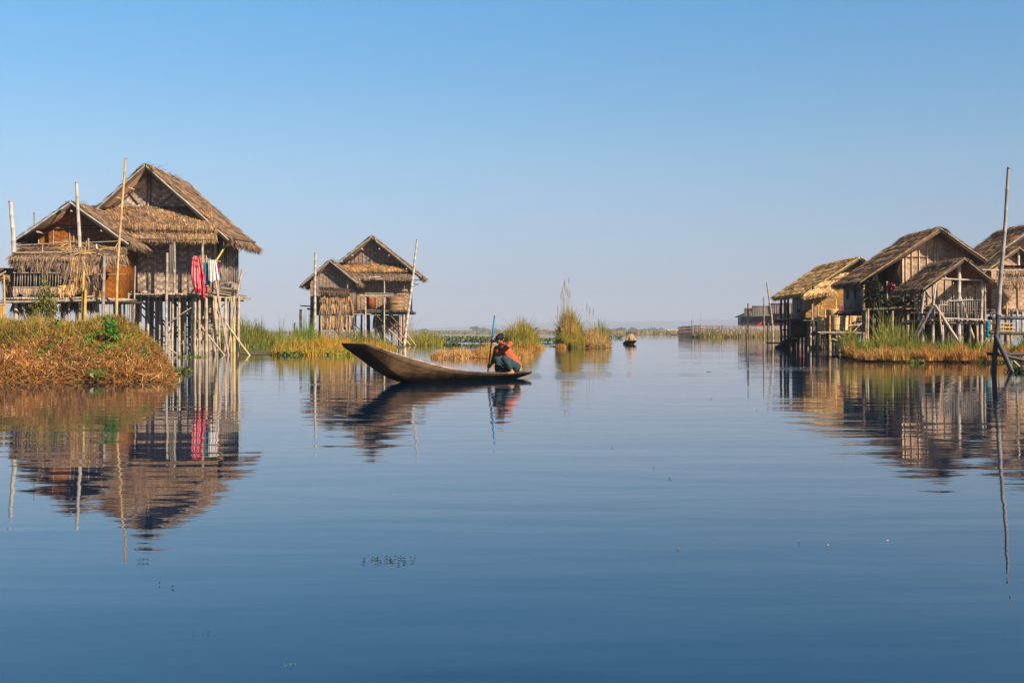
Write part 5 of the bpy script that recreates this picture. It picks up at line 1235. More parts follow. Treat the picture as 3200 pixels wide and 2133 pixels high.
edge_plant(1018, 1110, 170, 170, 'yellow green weeds along the front shore of the middle island', D=52.2, cols=((.4, .42, .08), (.3, .34, .07), (.12, .18, .04)), size=.07, hgt=.16)
edge_plant(905, 1112, 80, 90, 'dark water weeds at the left front shore of the middle island', D=52, cols=((.06, .10, .02), (.14, .2, .04), (.4, .4, .1)), size=.07, hgt=.16)
# right of the middle house
low_bed(1262, 1395, 88, 112, (.12, .10, .04))
clump(1265, 1392, 90, 108, 3000, 1.05, .05, (G_OLIVE, G_YEL, G_GREEN, G_STR), (4, 3, 2, 1), .3, label='flat green grass clump right of the middle house', cat='grass')
edge_plant(1425, 1068, 250, 1300, 'long leafy green mat of water hyacinth behind the boat bow', D=108, size=.10, hgt=.62, cols=((.13, .20, .04), (.24, .28, .06), (.14, .08, .05)))
edge_plant(1500, 1066, 60, 340, 'right end of the hyacinth mat, near the paddle', D=106, size=.1, hgt=.5, cols=((.13, .20, .04), (.24, .28, .06), (.3, .3, .1)))
edge_plant(1413, 1086, 56, 300, 'small bright green floating weed patch above the bow plank', D=78, size=.07, hgt=.28, cols=((.10, .22, .04), (.2, .34, .06), (.06, .1, .03)))
low_bed(1345, 1660, 45.5, 54, (.24, .12, .05))
clump(1345, 1500, 45, 52, 3000, .42, .026, ((.66, .36, .15), (.62, .44, .22), (.45, .2, .08), (.7, .55, .35)), (4, 3, 2, 1.5), .6, label='low orange dry grass bank behind the boat, left half', cat='grass')
clump(1470, 1600, 46, 53, 2600, .60, .026, ((.66, .36, .15), (.60, .42, .2), (.45, .2, .08), G_YEL), (4, 3, 2, 1), .5, label='taller orange dry grass between bow and paddler', cat='grass')
clump(1590, 1665, 46, 52, 900, .40, .026, ((.62, .33, .13), (.62, .44, .22), (.45, .2, .08)), (4, 3, 2), .6, label='short orange grass just right of the paddler', cat='grass')
low_bed(1562, 1700, 71, 83, (.2, .12, .05))
clump(1572, 1690, 71, 82, 4200, 1.85, .045, (G_OLIVE, G_YEL, (.42, .33, .07), G_GREEN, G_STR), (4, 4, 3, 2, 2), .28, label='dense olive reed clump directly behind the paddler', hill=lambda u: 1 - .2 * np.abs(u) + .1 * np.sin(u * 7))
clump(1590, 1705, 70, 74, 1300, .45, .04, ((.62, .35, .13), G_STR, (.45, .22, .08)), (3, 3, 2), .6, label='orange dry fringe before the olive clump behind the paddler', cat='grass')
clump(1590, 1690, 74, 79, 46, 3.0, .02, (G_PALE, (.42, .34, .27)), (1, 1), .22, label='bare pale twigs rising from the olive clump behind the paddler')
edge_plant(1705, 1061, 80, 360, 'bright green floating weeds between the two reed clumps', D=122, size=.1, hgt=.4, cols=((.2, .3, .05), (.3, .38, .08), (.12, .2, .04)))
low_bed(1720, 1915, 73, 90, (.2, .13, .06))
def spikes(o, cx, cy, wx):
    mb = MB(); mh = MB()
    for px, yt in ((1753, 925), (1757, 908), (1763, 890), (1765, 885), (1769, 905), (1773, 912), (1778, 875), (1781, 920), (1760, 930), (1743, 965), (1834, 960), (1843, 970), (1854, 975)):
        q = P(px, yt, 80); b0 = Vector((X(px + random.uniform(-4, 6), 80), 80 + random.uniform(-.5, .5), 0))
        mb.tube([b0, (b0 + q) / 2 + Vector((random.uniform(-.05, .05), 0, 0)), q], [.013, .011, .007], (.42, .34, .22), 4)
        mh.tube([q - Vector((0, 0, .25)), q + Vector((0, 0, .1)), q + Vector((0.01, 0, .35))], [.014, .024, .006], (.34, .24, .17), 5)
    mb.build('stalk', 'grass', o); mh.build('seed_head', 'grass', o)
clump(1738, 1828, 75, 85, 5600, 2.45, .045, (G_OLIVE, G_GREEN, G_YEL, (.42, .33, .07), G_STR), (4, 2, 4, 4, 3), .22, label='tallest reed clump with high seed heads, right of the paddler', hill=lambda u: 1 - .15 * np.abs(u + .2), extra=spikes)
clump(1748, 1800, 77, 83, 420, 3.0, .04, ((.48, .30, .15), G_STR, G_OLIVE), (3, 3, 1), .16, label='rusty upright stems in the middle of the tallest reed clump')
clump(1800, 1905, 76, 88, 3600, 1.35, .045, (G_STR, (.58, .38, .18), G_PALE, G_OLIVE), (4, 3, 2, 1.5), .45, label='tan dry grass on the right flank of the tallest reed clump', cat='grass')
clump(1860, 1900, 80, 90, 900, 1.9, .045, (G_OLIVE, G_YEL, G_GREEN), (3, 2, 2), .3, label='small olive tuft at the right end behind the tan grass')
clump(1828, 1856, 79, 82, 36, 2.8, .022, (G_PALE, (.55, .45, .36)), (1, 1), .14, label='thin pale stalks above the tan dry grass')
clump(1736, 1770, 74, 78, 500, .45, .04, ((.6, .33, .12), G_STR), (1, 1), .6, label='orange grass at the left foot of the tallest reed clump', cat='grass')
edge_plant(1925, 1055, 50, 40, 'faint green weed patch right of the tan grass', D=200, size=.25, hgt=.4)

# bank under the right hand houses
mb = MB()
xs = np.linspace(0, 1, 60); v = []
for j, (t_, zz_) in enumerate(((0, -.1), (.03, .10), (.5, .16), (1, .1))):
    for u in xs:
        xa_ = 14.5 + u * 11; ya = 40.3 + 7.5 * max(0, 1 - u * 7) ** 1.3 + .3 * math.sin(u * 31)
        v.append((xa_ + (0 if j else -.1), ya + (57 - ya) * t_ + random.uniform(-.06, .06), zz_))
mb.add(v, [(j * 60 + i, j * 60 + i + 1, (j + 1) * 60 + i + 1, (j + 1) * 60 + i) for j in range(3) for i in range(59)], (.22, .13, .05))
kind(mb.build('right_bank', 'earth'), 'structure')
def band(px0, px1, D0_, D1_, n, h, wid, cols, wts, lean, label, name='reed_clump', cat='reeds', z0=.08, frontf=None):
    o = root(name, (X((px0 + px1) / 2, D0_), D0_, 0), label, cat, 'reed and grass clumps')
    Dd = RNG.uniform(D0_, D1_, n); pxx = RNG.uniform(px0, px1, n)
    Dd = Dd + .35 * np.sin(pxx * .06) + .25 * np.sin(pxx * .17 + 1)
    if frontf: Dd = Dd + frontf(pxx)
    pos = np.stack([(pxx - 1600) * Dd / F, Dd, np.full(n, z0)], 1)
    mb = MB(); blades(mb, n, pos, h * (1 + .18 * np.sin(pxx * .055) + .12 * np.sin(pxx * .13 + 1)), wid, lean, cols, wts); mb.build('blades', 'grass', o)
    return o
ff = lambda p: 8 * np.clip((2730 - p) / 110, 0, 1) ** 1.5
band(2640, 2900, 39.6, 42.5, 5200, .42, .022, ((.55, .29, .11), G_STR, (.40, .17, .07), G_OLIVE, G_PALE), (4, 4, 2, 2.5, 1.5), .45, 'rusty dry grass along the shore left of the porch', 'grass_clump', 'grass', frontf=ff)
band(2880, 3215, 39.3, 42.5, 6400, .42, .022, ((.55, .26, .10), G_STR, (.40, .16, .07), G_OLIVE, G_PALE), (4, 3, 3, 1, 1), .45, 'rusty dry grass along the shore in front of the porch', 'grass_clump', 'grass')
band(2630, 2850, 42.5, 48, 4600, 0.80, .030, (G_GREEN, G_OLIVE, (.22, .26, .06), G_DK, G_STR), (4, 4, 4, 2, 2), .5, 'dense green reeds under the dark veranda', frontf=lambda p: ff(p) * .7)
band(2850, 3090, 42.5, 47.5, 2300, .72, .030, (G_GREEN, G_DK, G_OLIVE, G_YEL), (3, 3, 3, 2), .55, 'dark green reeds between the porch posts')
band(3100, 3215, 42.5, 45, 1400, .62, .03, (G_YEL, G_STR, G_OLIVE), (4, 3, 2), .5, 'yellow grass below the small bench at the right edge', 'grass_clump', 'grass')
band(3160, 3225, 41.5, 43.5, 700, 1.0, .03, (G_GREEN, G_OLIVE, G_DK), (3, 3, 2), .3, 'dark green reed tuft at the right edge')
band(2745, 2860, 46.5, 50, 500, 1.55, .03, (G_OLIVE, G_YEL, (.25, .28, .1)), (2, 1, 2), .3, 'tall loose reeds in front of the veranda stilts')
edge_plant(2860, 1134, 60, 50, 'yellow floating leaves at the shore left of the porch', D=39, cols=((.5, .5, .1), (.3, .36, .08), (.6, .55, .3)))
edge_plant(3090, 1130, 60, 50, 'green floating leaves at the shore below the blue tube', D=39.4, cols=((.25, .38, .06), (.3, .4, .08), (.4, .4, .1)))
edge_plant(3160, 1131, 60, 50, 'pale floating leaves at the foot of the landing brace', D=39.4, cols=((.35, .4, .1), (.3, .36, .08), (.6, .6, .3)))
o = root('weed_lump', (X(3180, 30), 30, 0), 'dark lump of water weed caught at the foot of the landing brace', 'weed')
n = 900; c = P(3182, 1160, 29.8)
ctr = np.stack([c.x + RNG.normal(0, .5, n) * .22, c.y + RNG.normal(0, .5, n) * .3, np.abs(RNG.normal(0, .05, n)) + .01], 1)
a = RNG.normal(0, 1, (n, 3)); a /= np.linalg.norm(a, axis=1)[:, None]; b_ = np.cross(a, RNG.normal(0, 1, (n, 3))); b_ /= np.linalg.norm(b_, axis=1)[:, None]
v = np.stack([ctr - a * .04, ctr + b_ * .015, ctr + a * .04, ctr - b_ * .015], 1).reshape(-1, 3)
mb = MB(); mb.add(v, np.arange(n * 4).reshape(-1, 4), pick(((.03, .05, .025), (.06, .08, .03)), (2, 1), n)); mb.build('foliage', 'leaf', o)

# reeds at the fish weir
clump(2165, 2260, 229, 233, 2200, 1.1, .12, (G_OLIVE, G_YEL, (.45, .34, .15)), (3, 2, 2), .2, label='yellow green reeds at the foot of the stake fence, left part', taper=False, group='reed and grass clumps')
clump(2250, 2440, 229, 233, 2400, 1.0, .12, (G_OLIVE, G_STR, (.45, .34, .15)), (3, 2, 2), .2, label='yellow green reeds at the foot of the stake fence before the red house', taper=False)

# bits that float on the open water
def scrap(px, py, w_, col, label, name='floating_leaf', cat='leaf', n=1, tall=.006):
    D_ = HC * F / (py - HY); c = P(px, py, D_); c.z = .004
    mb = MB(); wm = w_ * D_ / F
    for k in range(n):
        x = c.x + (random.uniform(-.5, .5) * wm if n > 1 else 0); y = c.y + (random.uniform(-.5, .5) * wm * .8 if n > 1 else 0); s_ = wm * (.5 if n == 1 else random.uniform(.01, .04)); a = random.uniform(0, 3.1)
        pts = [(x + s_ * math.cos(a + q) * r_, y + s_ * math.sin(a + q) * r_, .003 + tall * h_) for q, r_, h_ in ((0, 1, .4), (.9, .45, 1), (2.2, .45, .2), (3.14, 1, 1), (4.0, .45, .3), (5.4, .45, 1))]
        mb.add(pts + [(x, y, .004 + tall * 1.3)], [(i, (i + 1) % 6, 6) for i in range(6)], jit(col, .3))
    return tag(mb.build(name, 'leaf', at=(c.x, c.y, 0)), label, cat, 'bits floating on the water')
DKL = (.05, .05, .03)
scrap(421, 1219, 32, (.62, .58, .12), 'yellow floating leaf strip in the reflection of the near bank', tall=.01)
scrap(295, 1213, 60, (.5, .36, .1), 'long yellow reed stem floating left of the yellow leaf strip', n=5)
scrap(449, 1754, 40, (.06, .055, .04), 'dark clot of debris right below the largest house reflection', 'floating_debris', 'debris', n=26, tall=.008)
scrap(498, 1826, 12, DKL, 'small dark leaf below the debris clot, left of its twin')
scrap(541, 1836, 12, DKL, 'small dark leaf, right one of the pair below the debris clot')
scrap(1213, 1753, 170, (.05, .055, .035), 'wide scatter of dark weed bits on open water, lower centre', 'floating_debris', 'debris', n=70, tall=.003)
scrap(637, 1981, 70, (.06, .09, .04), 'sparse dark weed bits near the lower left', 'floating_debris', 'debris', n=16, tall=.003)
scrap(905, 2079, 45, (.35, .45, .32), 'pale green twig fragments, lowest floating bits', 'floating_debris', 'debris', n=9, tall=.003)
scrap(2222, 1247, 14, (.35, .13, .05), 'reddish leaf floating off the right hand houses reflection')
scrap(2215, 1161, 26, DKL, 'thin dark stick floating in mid water right of the far boat')
scrap(2365, 1281, 10, (.3, .12, .06), 'small rusty leaf in front of the right reflection')
scrap(2118, 1716, 14, (.5, .3, .2), 'tan leaf on open water, right of centre')
scrap(2774, 1692, 12, (.8, .78, .7), 'white petal floating at the lower right')
scrap(2587, 1706, 12, (.6, .55, .5), 'pale petal left of the white petal')
scrap(2497, 1701, 10, DKL, 'tiny dark leaf left of the pale petal')
scrap(2093, 1496, 12, DKL, 'dark leaf, lower of the two on mid open water')
scrap(2044, 1462, 10, DKL, 'dark leaf, upper of the two on mid open water')
scrap(1914, 1400, 10, DKL, 'lone dark leaf left of the two mid water leaves')
scrap(1503, 1123, 11, (.9, .6, .5), 'pale pink scrap floating at the orange grass edge', tall=.04)
# ================================================================== boats
def flat_mat(name, col, rough=.8, var=.15, scale=20, bump=.1, spec=.3):
    m, n, b, out = new_mat(name)
    tc = N(n, 'ShaderNodeTexCoord'); nz = N(n, 'ShaderNodeTexNoise', i_Scale=float(scale), i_Detail=4.0)
    n.links.new(tc.outputs['Object'], nz.inputs[0])
    c = mixc(n, nz.outputs[0], tuple(q * (1 - var) for q in col), tuple(min(1, q * (1 + var)) for q in col))
    n.links.new(c, b.inputs['Base Color']); b.inputs['Roughness'].default_value = rough; b.inputs['Specular IOR Level'].default_value = spec
    bp = N(n, 'ShaderNodeBump', i_Strength=bump, i_Distance=.01); n.links.new(nz.outputs[0], bp.inputs['Height']); n.links.new(bp.outputs[0], b.inputs['Normal'])
    M[name] = m; return m
# old planks: grain along the boat, dark wet stain near the waterline
m, n, b, out = new_mat('boat_plank')
at = N(n, 'ShaderNodeAttribute', attribute_name='Col'); tc = N(n, 'ShaderNodeTexCoord'); sp = N(n, 'ShaderNodeSeparateXYZ'); n.links.new(tc.outputs['Object'], sp.inputs[0])
mp = N(n, 'ShaderNodeMapping'); mp.inputs['Rotation'].default_value = (0, 0, math.radians(-45)); n.links.new(tc.outputs['Object'], mp.inputs[0])
mp2 = N(n, 'ShaderNodeMapping'); mp2.inputs['Scale'].default_value = (2.2, 30, 34); n.links.new(mp.outputs[0], mp2.inputs[0])
nz = N(n, 'ShaderNodeTexNoise', i_Scale=1.0, i_Detail=6.0, i_Roughness=.65); n.links.new(mp2.outputs[0], nz.inputs[0])
nb = N(n, 'ShaderNodeTexNoise', i_Scale=2.6, i_Detail=6.0, i_Roughness=.7); n.links.new(tc.outputs['Object'], nb.inputs[0])
g = N(n, 'ShaderNodeMapRange'); g.inputs[1].default_value = .3; g.inputs[2].default_value = .7; g.inputs[3].default_value = .4; g.inputs[4].default_value = 1.5; n.links.new(nz.outputs[0], g.inputs[0])
g2 = N(n, 'ShaderNodeMapRange'); g2.inputs[1].default_value = .3; g2.inputs[2].default_value = .7; g2.inputs[3].default_value = .55; g2.inputs[4].default_value = 1.25; n.links.new(nb.outputs[0], g2.inputs[0])
st_ = N(n, 'ShaderNodeMapRange'); st_.inputs[1].default_value = .08; st_.inputs[2].default_value = .30; st_.inputs[3].default_value = .03; st_.inputs[4].default_value = 1.0
n.links.new(math_(n, 'ADD', sp.outputs[2], math_(n, 'MULTIPLY', math_(n, 'SUBTRACT', nb.outputs[0], .5), .22)), st_.inputs[0])
f_ = math_(n, 'MULTIPLY', math_(n, 'MULTIPLY', g.outputs[0], g2.outputs[0]), st_.outputs[0])
cm = N(n, 'ShaderNodeCombineColor'); [n.links.new(f_, cm.inputs[k]) for k in range(3)]
n.links.new(mixc(n, 1.0, at.outputs['Color'], cm.outputs[0], 'MULTIPLY'), b.inputs['Base Color']); b.inputs['Roughness'].default_value = .75; b.inputs['Specular IOR Level'].default_value = .15
bp = N(n, 'ShaderNodeBump', i_Strength=.35, i_Distance=.01); n.links.new(nz.outputs[0], bp.inputs['Height']); n.links.new(bp.outputs[0], b.inputs['Normal'])
M['boat_plank'] = m

# stations: s, half width of the flat bottom, bottom height, half width at the gunwale, gunwale height
HULL = [(0, .04, .095, .06, .14), (.25, .07, .045, .12, .132), (.6, .12, -.01, .20, .128), (1.0, .17, -.05, .27, .135), (1.6, .21, -.09, .34, .155), (2.2, .24, -.10, .38, .20), (2.8, .26, -.09, .40, .275),
        (3.3, .27, -.05, .40, .375), (3.75, .27, .02, .39, .475), (4.1, .275, .17, .385, .565), (4.4, .285, .34, .38, .645), (4.7, .30, .54, .375, .73), (4.9, .315, .66, .37, .785), (5.05, .33, .755, .365, .82)]
def boat(label, org, ang, cols, sl=1.0, sw=1.0, sh=1.0, mat='boat_plank'):
    """flat bottomed plank canoe with a rising square bow; org = stern tip, ang = heading"""
    o = root('wooden_boat', (org[0], org[1], 0), label, 'boat')
    a = np.array((math.cos(ang), math.sin(ang), 0)); nn = np.array((-math.sin(ang), math.cos(ang), 0)); og = np.array((org[0], org[1], 0.0))
    H = np.array(HULL); ss = np.linspace(0, H[-1, 0], 46); Hs = np.stack([ss] + [np.interp(ss, H[:, 0], H[:, k]) for k in range(1, 5)], 1)
    for _ in range(2): Hs[1:-1, 1:] = (Hs[:-2, 1:] + Hs[2:, 1:] + 2 * Hs[1:-1, 1:]) / 4
    pt = lambda s, w_, z: og + a * s * sl + nn * w_ * sw + np.array((0, 0, z * sh))
    cB, cS, cT, cI = cols
    V = []; 
    for s, bw, zb, tw, zt in Hs:
        mid = .70; mw = bw + (tw - bw) * mid + .022; mz = zb + (zt - zb) * mid
        sec = [(-tw, zt), (-mw, mz), (-bw, zb), (0, zb - .015), (bw, zb), (mw, mz), (mw + .012, mz + .004), (tw + .012, zt), (tw - .03, zt + .004), (mw - .05, mz), (bw - .03, max(zb + .05, zb)), (-(bw - .03), zb + .05), (-(mw - .05), mz), (-(tw - .03), zt + .004)]
        V += [pt(s, max(w_, -.9) if True else 0, z) for w_, z in sec]
    K = 14; Fc = []; C = []
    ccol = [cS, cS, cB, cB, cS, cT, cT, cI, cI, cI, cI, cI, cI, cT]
    for i in range(len(Hs) - 1):
        for k in range(K):
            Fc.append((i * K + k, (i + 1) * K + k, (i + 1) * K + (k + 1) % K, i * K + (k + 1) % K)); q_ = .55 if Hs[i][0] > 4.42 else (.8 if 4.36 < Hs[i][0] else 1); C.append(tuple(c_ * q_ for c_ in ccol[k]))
    mb = MB(); mb.add(V, Fc, np.array(C))
    e = (len(Hs) - 1) * K
    for base in (0, e): mb.add([V[base + k] for k in (0, 1, 2, 3, 4, 5, 7)] + [V[base + 3] * .5 + (V[base] + V[base + 7]) * .25], [(k, (k + 1) % 7, 7) for k in range(7)], cT)
    mb.build('hull', mat, o)
    # bow deck, stern deck, thwart
    def plank(name, s0, s1, dz, inset, col, nseg=8):
        mb = MB(); V = []; Fc = []
        for s in np.linspace(s0, s1, nseg):
            tw = np.interp(s, Hs[:, 0], Hs[:, 3]) - inset; zt = np.interp(s, Hs[:, 0], Hs[:, 4]) + dz
            V += [pt(s, -tw, zt), pt(s, tw, zt), pt(s, tw, zt - .03), pt(s, -tw, zt - .03)]
        for i in range(nseg - 1):
            for k in range(4): Fc.append((i * 4 + k, i * 4 + (k + 1) % 4, (i + 1) * 4 + (k + 1) % 4, (i + 1) * 4 + k))
        Fc += [(0, 3, 2, 1), (nseg * 4 - 4, nseg * 4 - 3, nseg * 4 - 2, nseg * 4 - 1)]
        mb.add(V, Fc, col); mb.build(name, mat, o)
    plank('bow_deck', 4.62, 5.06, .012, -.012, (cT[0] * .8, cT[1] * .8, cT[2] * .8))
    plank('stern_deck', 0.0, 1.25, .008, .012, (.17, .11, .09))
    plank('thwart', 2.9, 3.1, -.09, .05, cI, 3)
    # gunwale cap strips
    for sg in (-1, 1):
        mb = MB(); mb.tube([pt(s, sg * (tw + .004), zt + .006) for s, bw, zb, tw, zt in Hs if s < 4.7], .017, (.27, .19, .14), 6); mb.build('gunwale', mat, o)
    return o
OR, AN = (0.40, 26.30), math.radians(225)
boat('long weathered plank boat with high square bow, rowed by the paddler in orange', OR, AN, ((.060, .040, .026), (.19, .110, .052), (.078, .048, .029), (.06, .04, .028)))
boat('small dark boat seen from its end, carrying the distant rower', (X(1969, 101), 104.6), math.radians(270), ((.035, .03, .02), (.05, .04, .028), (.05, .04, .03), (.05, .04, .03)), .9, 1.3, .40)
# the distant rower's boat shows its square stern board
boat('tiny dark boat with the red clothed rower near the far shore', (X(2119, 415), 415), math.radians(180), ((.05, .05, .04), (.10, .08, .06), (.10, .08, .06), (.08, .06, .05)), .62, 1, 1.0)
boat('black empty boat moored under the straw roofed house', (X(2474, 72.6), 77), math.radians(270), ((.02, .02, .02), (.03, .028, .026), (.03, .028, .026), (.02, .02, .02)), .9, 1.1, .75)
boat('dark empty boat lying behind the reeds left of the middle house', (X(800, 96), 97), math.radians(2), ((.02, .018, .016), (.025, .02, .018), (.05, .035, .02), (.02, .02, .02)), .6, 1, .8)

# ================================================================== people
flat_mat('skin_tan', (.23, .095, .045), .5, .12, 30, .05, .4)
flat_mat('hair_black', (.007, .006, .006), .6, .3, 60, .3, .12)
flat_mat('shirt_orange', (.28, .062, .022), .85, .22, 14, .5)
flat_mat('trousers_teal', (.012, .032, .040), .85, .3, 12, .5)
flat_mat('cloak_tan', (.30, .18, .10), .9, .2, 10, .4)
flat_mat('cloth_red', (.25, .03, .035), .9, .2, 10, .3)
flat_mat('cloth_dark', (.06, .045, .05), .9, .2, 10, .3)
flat_mat('eye_dark', (.01, .008, .008), .2, .0, 10, 0)
def grow(name, caps, mat, parent=None, at=(0, 0, 0), vox=.007, smooth=6, disp=0.0):
    """a single continuous skin grown over tapering limbs: caps = [(p, q, rp, rq) ...]"""
    loc = np.array(tuple(at), float)
    mb = MB()
    for p, q, rp, rq in caps:
        p, q = Vector(tuple(p)), Vector(tuple(q)); L = (q - p).length
        k = max(2, int(L / max(min(rp, rq) * .8, .004)) + 1) if L > 1e-5 else 1
        k = min(k, 9)
        mb.ball(p, rp, (1, 1, 1), 10)
        if L > 1e-5:
            mb.ball(q, rq, (1, 1, 1), 10)
            mb.tube([p + (q - p) * (i / k) for i in range(k + 1)], [rp + (rq - rp) * i / k for i in range(k + 1)], (1, 1, 1), 10)
    class _D(dict): pass
    o = mb.build(name, mat, None, at=loc)
    md = o.modifiers.new('skin', 'REMESH'); md.mode = 'VOXEL'; md.voxel_size = vox; md.use_smooth_shade = True
    if disp:
        tx = bpy.data.textures.new(name + '_folds', 'CLOUDS'); tx.noise_scale = .09
        dm = o.modifiers.new('folds', 'DISPLACE'); dm.texture = tx; dm.strength = disp; dm.mid_level = .5
    sm = o.modifiers.new('even', 'SMOOTH'); sm.iterations = smooth; sm.factor = .5
    if parent is not None: o.parent = parent; o.location = (0, 0, 0)
    return o
def head_caps(c, up, fwd, k=1.0):
    """head with jaw, nose, ears; c = middle of the head"""
    up = up.normalized(); fwd = (fwd - up * fwd.dot(up)).normalized(); rt = fwd.cross(up)
    g = lambda x, y, z: c + (rt * x + fwd * y + up * z) * k
    return g, [(g(0, -.015, .035), g(0, .015, .03), .085, .08), (g(-.02, .03, .0), g(.02, .03, .0), .062, .062), (g(0, .045, -.055), g(0, .06, -.085), .05, .026), (g(-.035, .02, -.05), g(.035, .02, -.05), .03, .03),
               (g(0, .088, .0), g(0, .108, -.03), .010, .014), (g(-.082, -.005, -.01), g(-.082, -.015, .015), .012, .016), (g(.082, -.005, -.01), g(.082, -.015, .015), .012, .016), (g(-.012, .092, -.062), g(.012, .092, -.062), .007, .007), (g(-.03, .085, .018), g(.03, .085, .018), .012, .012)]
def grip_caps(wrist, c, ax, rp, rt_side=1):
    """a closed hand on a pole: c = where the pole passes, ax = pole direction, rp = pole radius"""
    ax = ax.normalized(); v = (c - wrist); v -= ax * v.dot(ax); v.normalize(); s_ = ax.cross(v)
    out = []; pal0 = wrist + (c - wrist) * .25; palm = c - v * (rp + .014)
    out.append((wrist, palm - ax * .014, .024, .022)); out.append((wrist, palm + ax * .016, .022, .020))
    R_ = rp + .010
    for i, (off, ln) in enumerate(((-.031, .80), (-.010, .95), (.011, 1.0), (.031, .9))):
        pts = []
        for t in (0, .33, .66, 1.0):
            th = math.pi + rt_side * (0.35 + t * 3.3 * ln)
            pts.append(c + ax * (off + .004 * t) + (v * math.cos(th) + s_ * math.sin(th)) * (R_ + .002))
        for p, q, r0, r1 in zip(pts[:-1], pts[1:], (.0095, .009, .0082), (.009, .0082, .0072)): out.append((p, q, r0, r1))
    pts = [palm + ax * .03]
    for t in (0.3, .65, 1.0):
        th = math.pi - rt_side * (t * 2.0); pts.append(c + ax * (.048 + .006 * t) + (v * math.cos(th) + s_ * math.sin(th)) * (R_ + .003))
    for p, q in zip(pts[:-1], pts[1:]): out.append((p, q, .0115, .0095))
    return out

# the paddler, squatting on the stern deck
pole_top, pole_low = P(1546, 985, 26.02), P(1521, 1190, 26.02)
pd = (pole_top - pole_low).normalized()
hU = pole_low + (pole_top - pole_low) * ((1190 - 1065) / 205.0); hL = pole_low + (pole_top - pole_low) * ((1190 - 1144) / 205.0)
hipN, hipF = P(1611, 1146, 25.74), P(1603, 1145, 26.0); pel = (hipN + hipF) / 2
kN, kF = P(1577, 1121, 25.50), P(1553, 1122, 25.84); aN, aF = P(1599, 1158, 25.56), P(1562, 1159, 25.88)
shN, shF = P(1594, 1074, 25.84), P(1551, 1089, 26.06); neck = P(1572, 1077, 25.93); chest = P(1582, 1097, 25.93); belly = P(1597, 1124, 25.9)
elN = P(1588, 1081, 25.60); wrN = P(1549, 1066, 25.88); elF = P(1541, 1127, 26.10); wrF = P(1533, 1143, 26.02)
hc = P(1563, 1063, 25.84)
g, hcap = head_caps(hc, Vector((-.30, -.42, .85)), Vector((-.42, -.62, -.50)), 1.08)
toe = lambda a_, dx, dy: a_ + Vector((dx, dy, -.05))
body = hcap + [(neck, hc, .055, .06), (neck, chest, .07, .12), (chest, belly, .12, .12), (belly, pel, .12, .135), (shN, shF, .05, .05), (chest, (shN + shF) / 2, .11, .09),
        (shN, elN, .048, .036), (elN, wrN, .036, .024), (shF, elF, .046, .036), (elF, wrF, .034, .024),
        (hipN, kN, .095, .062), (hipF, kF, .095, .062), (kN, aN, .058, .034), (kF, aF, .058, .034), (pel, pel, .13, .13),
        (aN, aN + Vector((.03, 0, -.035)), .036, .036), (aN + Vector((.02, -.01, -.04)), aN + Vector((-.11, -.10, -.052)), .036, .024), (aF + Vector((.02, -.01, -.03)), aF + Vector((-.11, -.10, -.045)), .036, .024)]
for k in range(5):   # toes
    b0 = aN + Vector((-.105 + .012 * k, -.115 + .0 * k - .004 * k, -.055)); body.append((b0 + Vector((.012 * k - .02, -.02, 0)) * .3, b0 + Vector((-.022, -.022, -.004)), .010, .008))
body += grip_caps(wrN, hU, pd, .017, 1) + grip_caps(wrF, hL, pd, .017, -1)
base = Vector((pel.x, pel.y, .14))
person = grow('person', body, 'skin_tan', None, base, .0055, 3)
tag(person, 'person in orange shirt and teal trousers squatting on the boat stern, both hands on paddle', 'person')
ex = lambda caps, e: [(p, q, a_ + e, b_ + e) for p, q, a_, b_ in caps]
shirt = [(neck + (chest - neck) * .25, chest, .085, .140), (chest, belly, .140, .140), (belly, pel + Vector((.02, 0, .03)), .140, .150), (shN, shF, .068, .066), (chest, (shN + shF) / 2, .125, .10), (shN, elN + (shN - elN) * .15, .066, .058), (shF, elF, .064, .052), (elF, elF + (wrF - elF) * .35, .050, .046), (P(1556, 1096, 26.02), P(1568, 1118, 25.95), .085, .10), (P(1552, 1093, 26.04), P(1557, 1112, 26.0), .06, .06), (pel + Vector((.03, .02, .02)), pel + Vector((.06, .03, -.03)), .13, .10)]
def child(o, parent, base):
    o.parent = parent; o.location = (0, 0, 0); return o
s_o = grow('shirt', shirt, 'shirt_orange', None, base, .008, 5, .022); child(s_o, person, base)
tr = [(pel, pel + Vector((.0, 0, -.05)), .150, .135), (hipN, kN, .115, .082), (hipF, kF, .115, .080), (kN, kN + (aN - kN) * .68, .082, .072), (kF, kF + (aF - kF) * .68, .080, .072), (hipN, hipF, .12, .12)]
child(grow('trousers', tr, 'trousers_teal', None, base, .008, 5, .018), person, base)
hr = [(g(0, -.028, .055), g(0, .0, .055), .090, .088), (g(-.035, -.035, .0), g(.035, -.035, .0), .068, .068), (g(0, .045, .085), g(0, .02, .09), .05, .06), (g(.0, -.11, .075), g(0, -.125, .06), .042, .038), (g(-.06, .03, .045), g(-.055, .045, .03), .032, .026), (g(.06, .03, .045), g(.055, .045, .03), .032, .026)]
child(grow('hair', hr, 'hair_black', None, base, .007, 3, .012), person, base)
for sx_ in (-1, 1):
    mb = MB(); mb.ball(g(sx_ * .031, .083, .0), .0125, (1, 1, 1), 8); e = mb.build('eye', 'eye_dark', None, at=base); child(e, person, base)
child(grow('sarong', [(P(1556, 1146, 25.95), P(1582, 1156, 25.9), .085, .07), (P(1582, 1156, 25.9), P(1600, 1154, 25.85), .07, .06), (P(1552, 1155, 25.95), P(1560, 1162, 25.92), .05, .05)], 'cloth_dark', None, base, .009, 4, .015), person, base)
